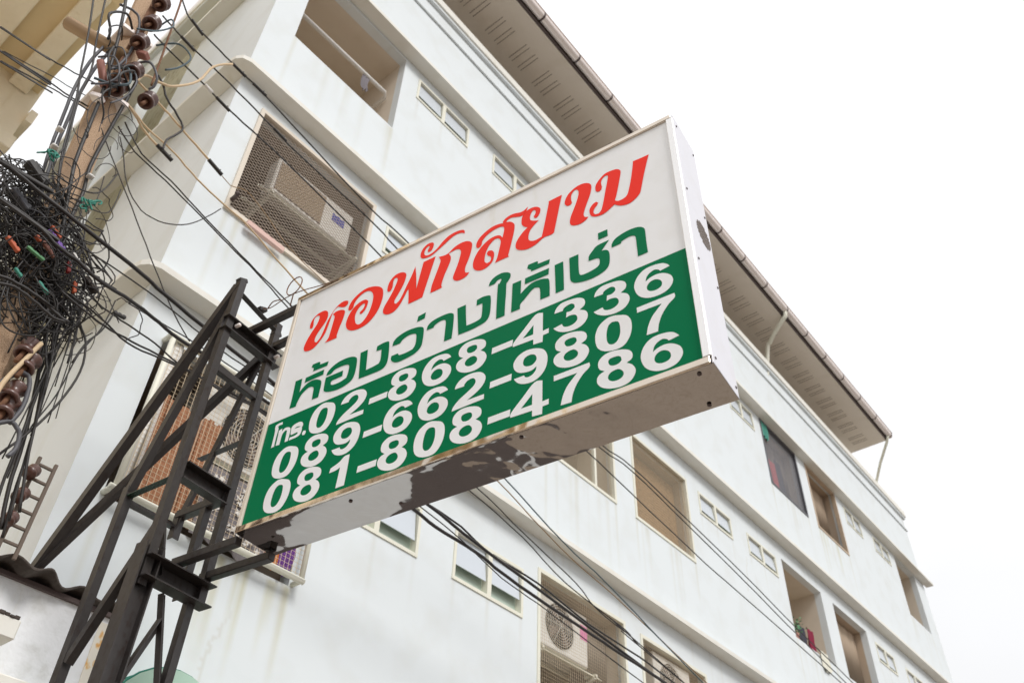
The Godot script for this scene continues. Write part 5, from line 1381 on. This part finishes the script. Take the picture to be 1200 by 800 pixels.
# an air conditioner facing the street: casing, fan grille or coil, service panel, feet rails
func air_con(label: String, x0: float, x1: float, y0: float, y1: float, z: float, fan_at: float, sticker: Material, rails: bool, coil := false, deep := 0.3) -> void:
	var o := thing("air_conditioner", label, "air conditioner", Vector3((x0 + x1) / 2, y0, z - 0.15))
	var st := mk()
	box(st, x0, x1, y0, y1, z - deep, z, 0.012)
	var case := obj("casing", st, M.white_metal, o)
	var cx := lerpf(x0, x1, fan_at)
	var cy := (y0 + y1) / 2
	var r := (y1 - y0) * 0.42
	if coil:
		st = mk()
		box(st, x0 + 0.03, x0 + (x1 - x0) * 0.62, y0 + 0.04, y1 - 0.04, z, z + 0.006)
		obj("coil_panel", st, M.coil, o)
		st = mk()
		for k in 26: box(st, x0 + 0.035, x0 + (x1 - x0) * 0.62 - 0.005, y0 + 0.05 + k * (y1 - y0 - 0.1) / 26.0, y0 + 0.054 + k * (y1 - y0 - 0.1) / 26.0, z + 0.006, z + 0.011)
		stuff(obj("coil_fins", st, M.net_cream, o))
	else:
		st = mk(true)
		lathe(st, Vector3(cx, cy, z + 0.001), Vector3(0, 0, 1), [Vector2(r, 0.0), Vector2(r * 0.98, 0.001), Vector2(0, 0.001)], 28)
		obj("fan_opening", st, M.dark_in, o)
		st = mk(true)
		for k in 4:
			var a := TAU * k / 4.0 + 0.4
			var u := Vector3(cos(a), sin(a), 0)
			var v := Vector3(-sin(a), cos(a), 0)
			var c := Vector3(cx, cy, z + 0.004)
			quad(st, c + u * 0.04, c + u * r * 0.85 - v * 0.03, c + u * r * 0.85 + v * 0.09, c + u * 0.04 + v * 0.04 + Vector3(0, 0, 0.004), Vector3(0, 0, 1))
		obj("fan_blades", st, M.coil, o)
		st = mk(true)
		for k in 9:
			var p := []
			for i in 25: p.append(Vector3(cx + cos(TAU * i / 24.0) * r * (k + 1) / 9.0, cy + sin(TAU * i / 24.0) * r * (k + 1) / 9.0, z + 0.016))
			tube(st, p, 0.0028, 4)
		for k in 6:
			var a := TAU * k / 6.0
			tube(st, [Vector3(cx, cy, z + 0.018), Vector3(cx + cos(a) * r, cy + sin(a) * r, z + 0.014)], 0.0035, 4)
		obj("fan_grille", st, M.white_metal, o)
	if sticker:
		st = mk()
		var sx := x0 + (x1 - x0) * 0.74 if coil else (x1 - (x1 - x0) * 0.16)
		box(st, sx - 0.0, sx + (x1 - x0) * 0.16 if coil else x1 - 0.01, cy - 0.02 if coil else cy + 0.0, cy + 0.08 if coil else cy + 0.16, z + 0.0005, z + 0.003)
		obj("label_plate", st, sticker, case)
	if rails:
		for y in [y0 - 0.02]:
			st = mk()
			bar(st, Vector3(x0 - 0.1, y, z - 0.03), Vector3(x1 + 0.25, y, z - 0.03), 0.04, 0.035, "angle")
			obj("support_rail", st, M.cream, o)
			st = mk()
			bar(st, Vector3(x0 - 0.1, y, z - 0.27), Vector3(x1 + 0.25, y, z - 0.27), 0.04, 0.035, "angle")
			obj("support_rail", st, M.cream, o)
		for x in [x0 + 0.03, x1 + 0.12]:
			st = mk()
			bar(st, Vector3(x, y0 - 0.03, z + 0.02), Vector3(x, y0 - 0.03, -6.14), 0.03, 0.03)
			bar(st, Vector3(x, y0 - 0.05, z), Vector3(x, y0 - 0.42, -6.12), 0.03, 0.03)
			obj("support_bracket", st, M.cream, o)

# a hung cloth: a rippled sheet with thickness
func cloth(called: String, label: String, m: Material, x0: float, x1: float, y0: float, y1: float, z: float, sag := 0.06, n := 14) -> Node3D:
	var o := thing(called, label, "laundry", Vector3((x0 + x1) / 2, y0, z))
	var st := mk(true)
	var ph := rng.randf() * 6.0
	var f := func(i: int, j: int, s: float) -> Vector3:
		var u := float(i) / n
		var v := float(j) / 6.0
		return Vector3(lerpf(x0, x1, u) + 0.012 * sin(v * 5.0 + ph), lerpf(y1, y0, v) - sag * sin(u * PI) * (0.3 + v) + 0.015 * sin(u * 9.0 + ph) * v, z + 0.018 * sin(u * 16.0 + ph + v * 1.5) * (0.4 + v) + s)
	for i in n:
		for j in 6:
			for s in [0.0015, -0.0015]:
				quad(st, f.call(i, j, s), f.call(i + 1, j, s), f.call(i + 1, j + 1, s), f.call(i, j + 1, s), Vector3(0, 0, s))
	obj("cloth", st, m, o)
	return o

func window_things() -> void:
	air_con("white air conditioner with blue label hung behind the upper diamond mesh screen", 2.36, 3.32, 8.06, 8.54, -5.08, 0.6, M.blue, true, true, 0.16)
	air_con("dusty air conditioner with round fan in the caged window behind the steel tower", 2.42, 3.28, 5.2, 5.78, -5.08, 0.5, null, true)
	air_con("air conditioner with pink label behind the netted window crossed by the cable bundle", 6.5, 7.3, 5.2, 5.76, -5.12, 0.4, M.pink, true)
	air_con("air conditioner in the lowest netted window at the bottom edge of the photo", 8.5, 9.3, 5.22, 5.8, -5.06, 0.45, null, true)
	# laundry
	var o := cloth("star_cloth", "grey cloth with white stars hanging in the caged window behind the tower", M.cloth_star, 2.55, 3.12, 4.53, 5.06, -4.96, 0.03)
	var st: SurfaceTool
	for k in 64:
		st = mk()
		var c := Vector3(2.58 + rng.randf() * 0.5, 4.56 + rng.randf() * 0.44, -4.932)
		var a0 := rng.randf() * TAU
		var r := rng.randf_range(0.022, 0.036)
		for i in 5:
			var a := a0 + TAU * i / 5.0
			tri(st, c + Vector3(cos(a), sin(a), 0) * r, c + Vector3(cos(a + 0.63), sin(a + 0.63), 0) * r * 0.45, c + Vector3(cos(a - 0.63), sin(a - 0.63), 0) * r * 0.45, Vector3(0, 0, 1))
			tri(st, c, c + Vector3(cos(a + 0.63), sin(a + 0.63), 0) * r * 0.45, c + Vector3(cos(a - 0.63), sin(a - 0.63), 0) * r * 0.45, Vector3(0, 0, 1))
		obj("star", st, M.white, o)
	cloth("orange_cloth", "orange brown cloth at the right end of the caged window", M.cloth_orange, 3.13, 3.25, 4.56, 5.0, -4.965, 0.02, 6)
	cloth("purple_cloth", "purple speckled cloth under the lower corner of the sign", M.cloth_purple, 3.26, 3.4, 4.56, 4.8, -4.96, 0.02, 6)
	cloth("blue_cloth", "narrow dark blue cloth between star cloth and orange cloth", M.blue, 3.1, 3.14, 4.62, 4.95, -4.955, 0.01, 5)
	cloth("grey_rag", "grey rag pegged over the white clothes rail of top left balcony", M.cloth_grey, 3.06, 3.17, 10.86, 11.14, -5.2, 0.03, 6)
	cloth("pink_cloth", "pink garment low inside the dark netted top floor opening", M.cloth_pink, 13.2, 13.42, 10.5, 11.05, -5.07, 0.03, 8)
	cloth("dark_cloth", "dark garment right of the pink garment in the netted top floor opening", M.cloth_dark, 13.44, 13.72, 10.42, 11.2, -5.08, 0.03, 8)
	cloth("green_cloth", "green cloth in the upper left corner of the netted top floor opening", M.teal, 12.98, 13.2, 11.45, 11.78, -4.99, 0.05, 6)
	cloth("maroon_cloth", "maroon cloth just above the sill of the balcony with hanging laundry", M.cloth_red, 13.22, 13.5, 7.46, 7.82, -5.03, 0.02, 8)
	cloth("dark_cloth", "dark cloth above the sill left of the maroon cloth", M.cloth_dark, 12.92, 13.2, 7.46, 7.78, -5.05, 0.02, 8)
	cloth("pale_cloth", "pale yellow cloth hanging lowest over the laundry balcony sill", M.cream, 13.5, 13.75, 7.26, 7.52, -4.97, 0.05, 8)
	# potted greenery on that sill
	var pl := thing("potted_plant", "small leafy green plant on the sill of the laundry balcony", "plant", Vector3(12.85, 7.45, -5.08))
	st = mk(true)
	lathe(st, Vector3(12.85, 7.45, -5.08), Vector3.UP, [Vector2(0, 0), Vector2(0.05, 0), Vector2(0.07, 0.12), Vector2(0.06, 0.12), Vector2(0.0, 0.1)], 12)
	obj("pot", st, M.salmon, pl)
	st = mk()
	for k in 60:
		var c := Vector3(12.9 + rng.randfn(0, 0.08), 7.68 + rng.randfn(0, 0.06), -5.06 + rng.randfn(0, 0.05))
		var f := frame_of(Vector3(rng.randfn(0, 1), rng.randfn(0, 1), rng.randfn(0, 1)))
		quad(st, c - f.x * 0.03, c + f.y * 0.014, c + f.x * 0.03, c - f.y * 0.014, f.z)
	obj("leaves", st, M.leaf, pl)
	# pink slab of cloth and a red peg at the upper screen's sill
	st = mk()
	obox(st, Vector3(2.4, 7.31, -4.94), Vector3(0.2, 0.035, 0.02), Basis.IDENTITY.rotated(Vector3(0, 0, 1), -0.03), 0.01)
	M.faded_pink = mat(c3(0.86, 0.73, 0.69), 0.7)
	tag(obj("pink_box", st, M.faded_pink), "faded pink strip fixed below the sill of the upper diamond mesh screen", "box")
	st = mk(true)
	tube(st, [Vector3(2.02, 7.47, -4.97), Vector3(2.02, 7.47, -4.9), Vector3(2.0, 7.45, -4.86)], 0.02, 8)
	tag(obj("wall_hook", st, M.fascia), "dark wall hook at the lower left corner of the upper diamond mesh screen", "hook")
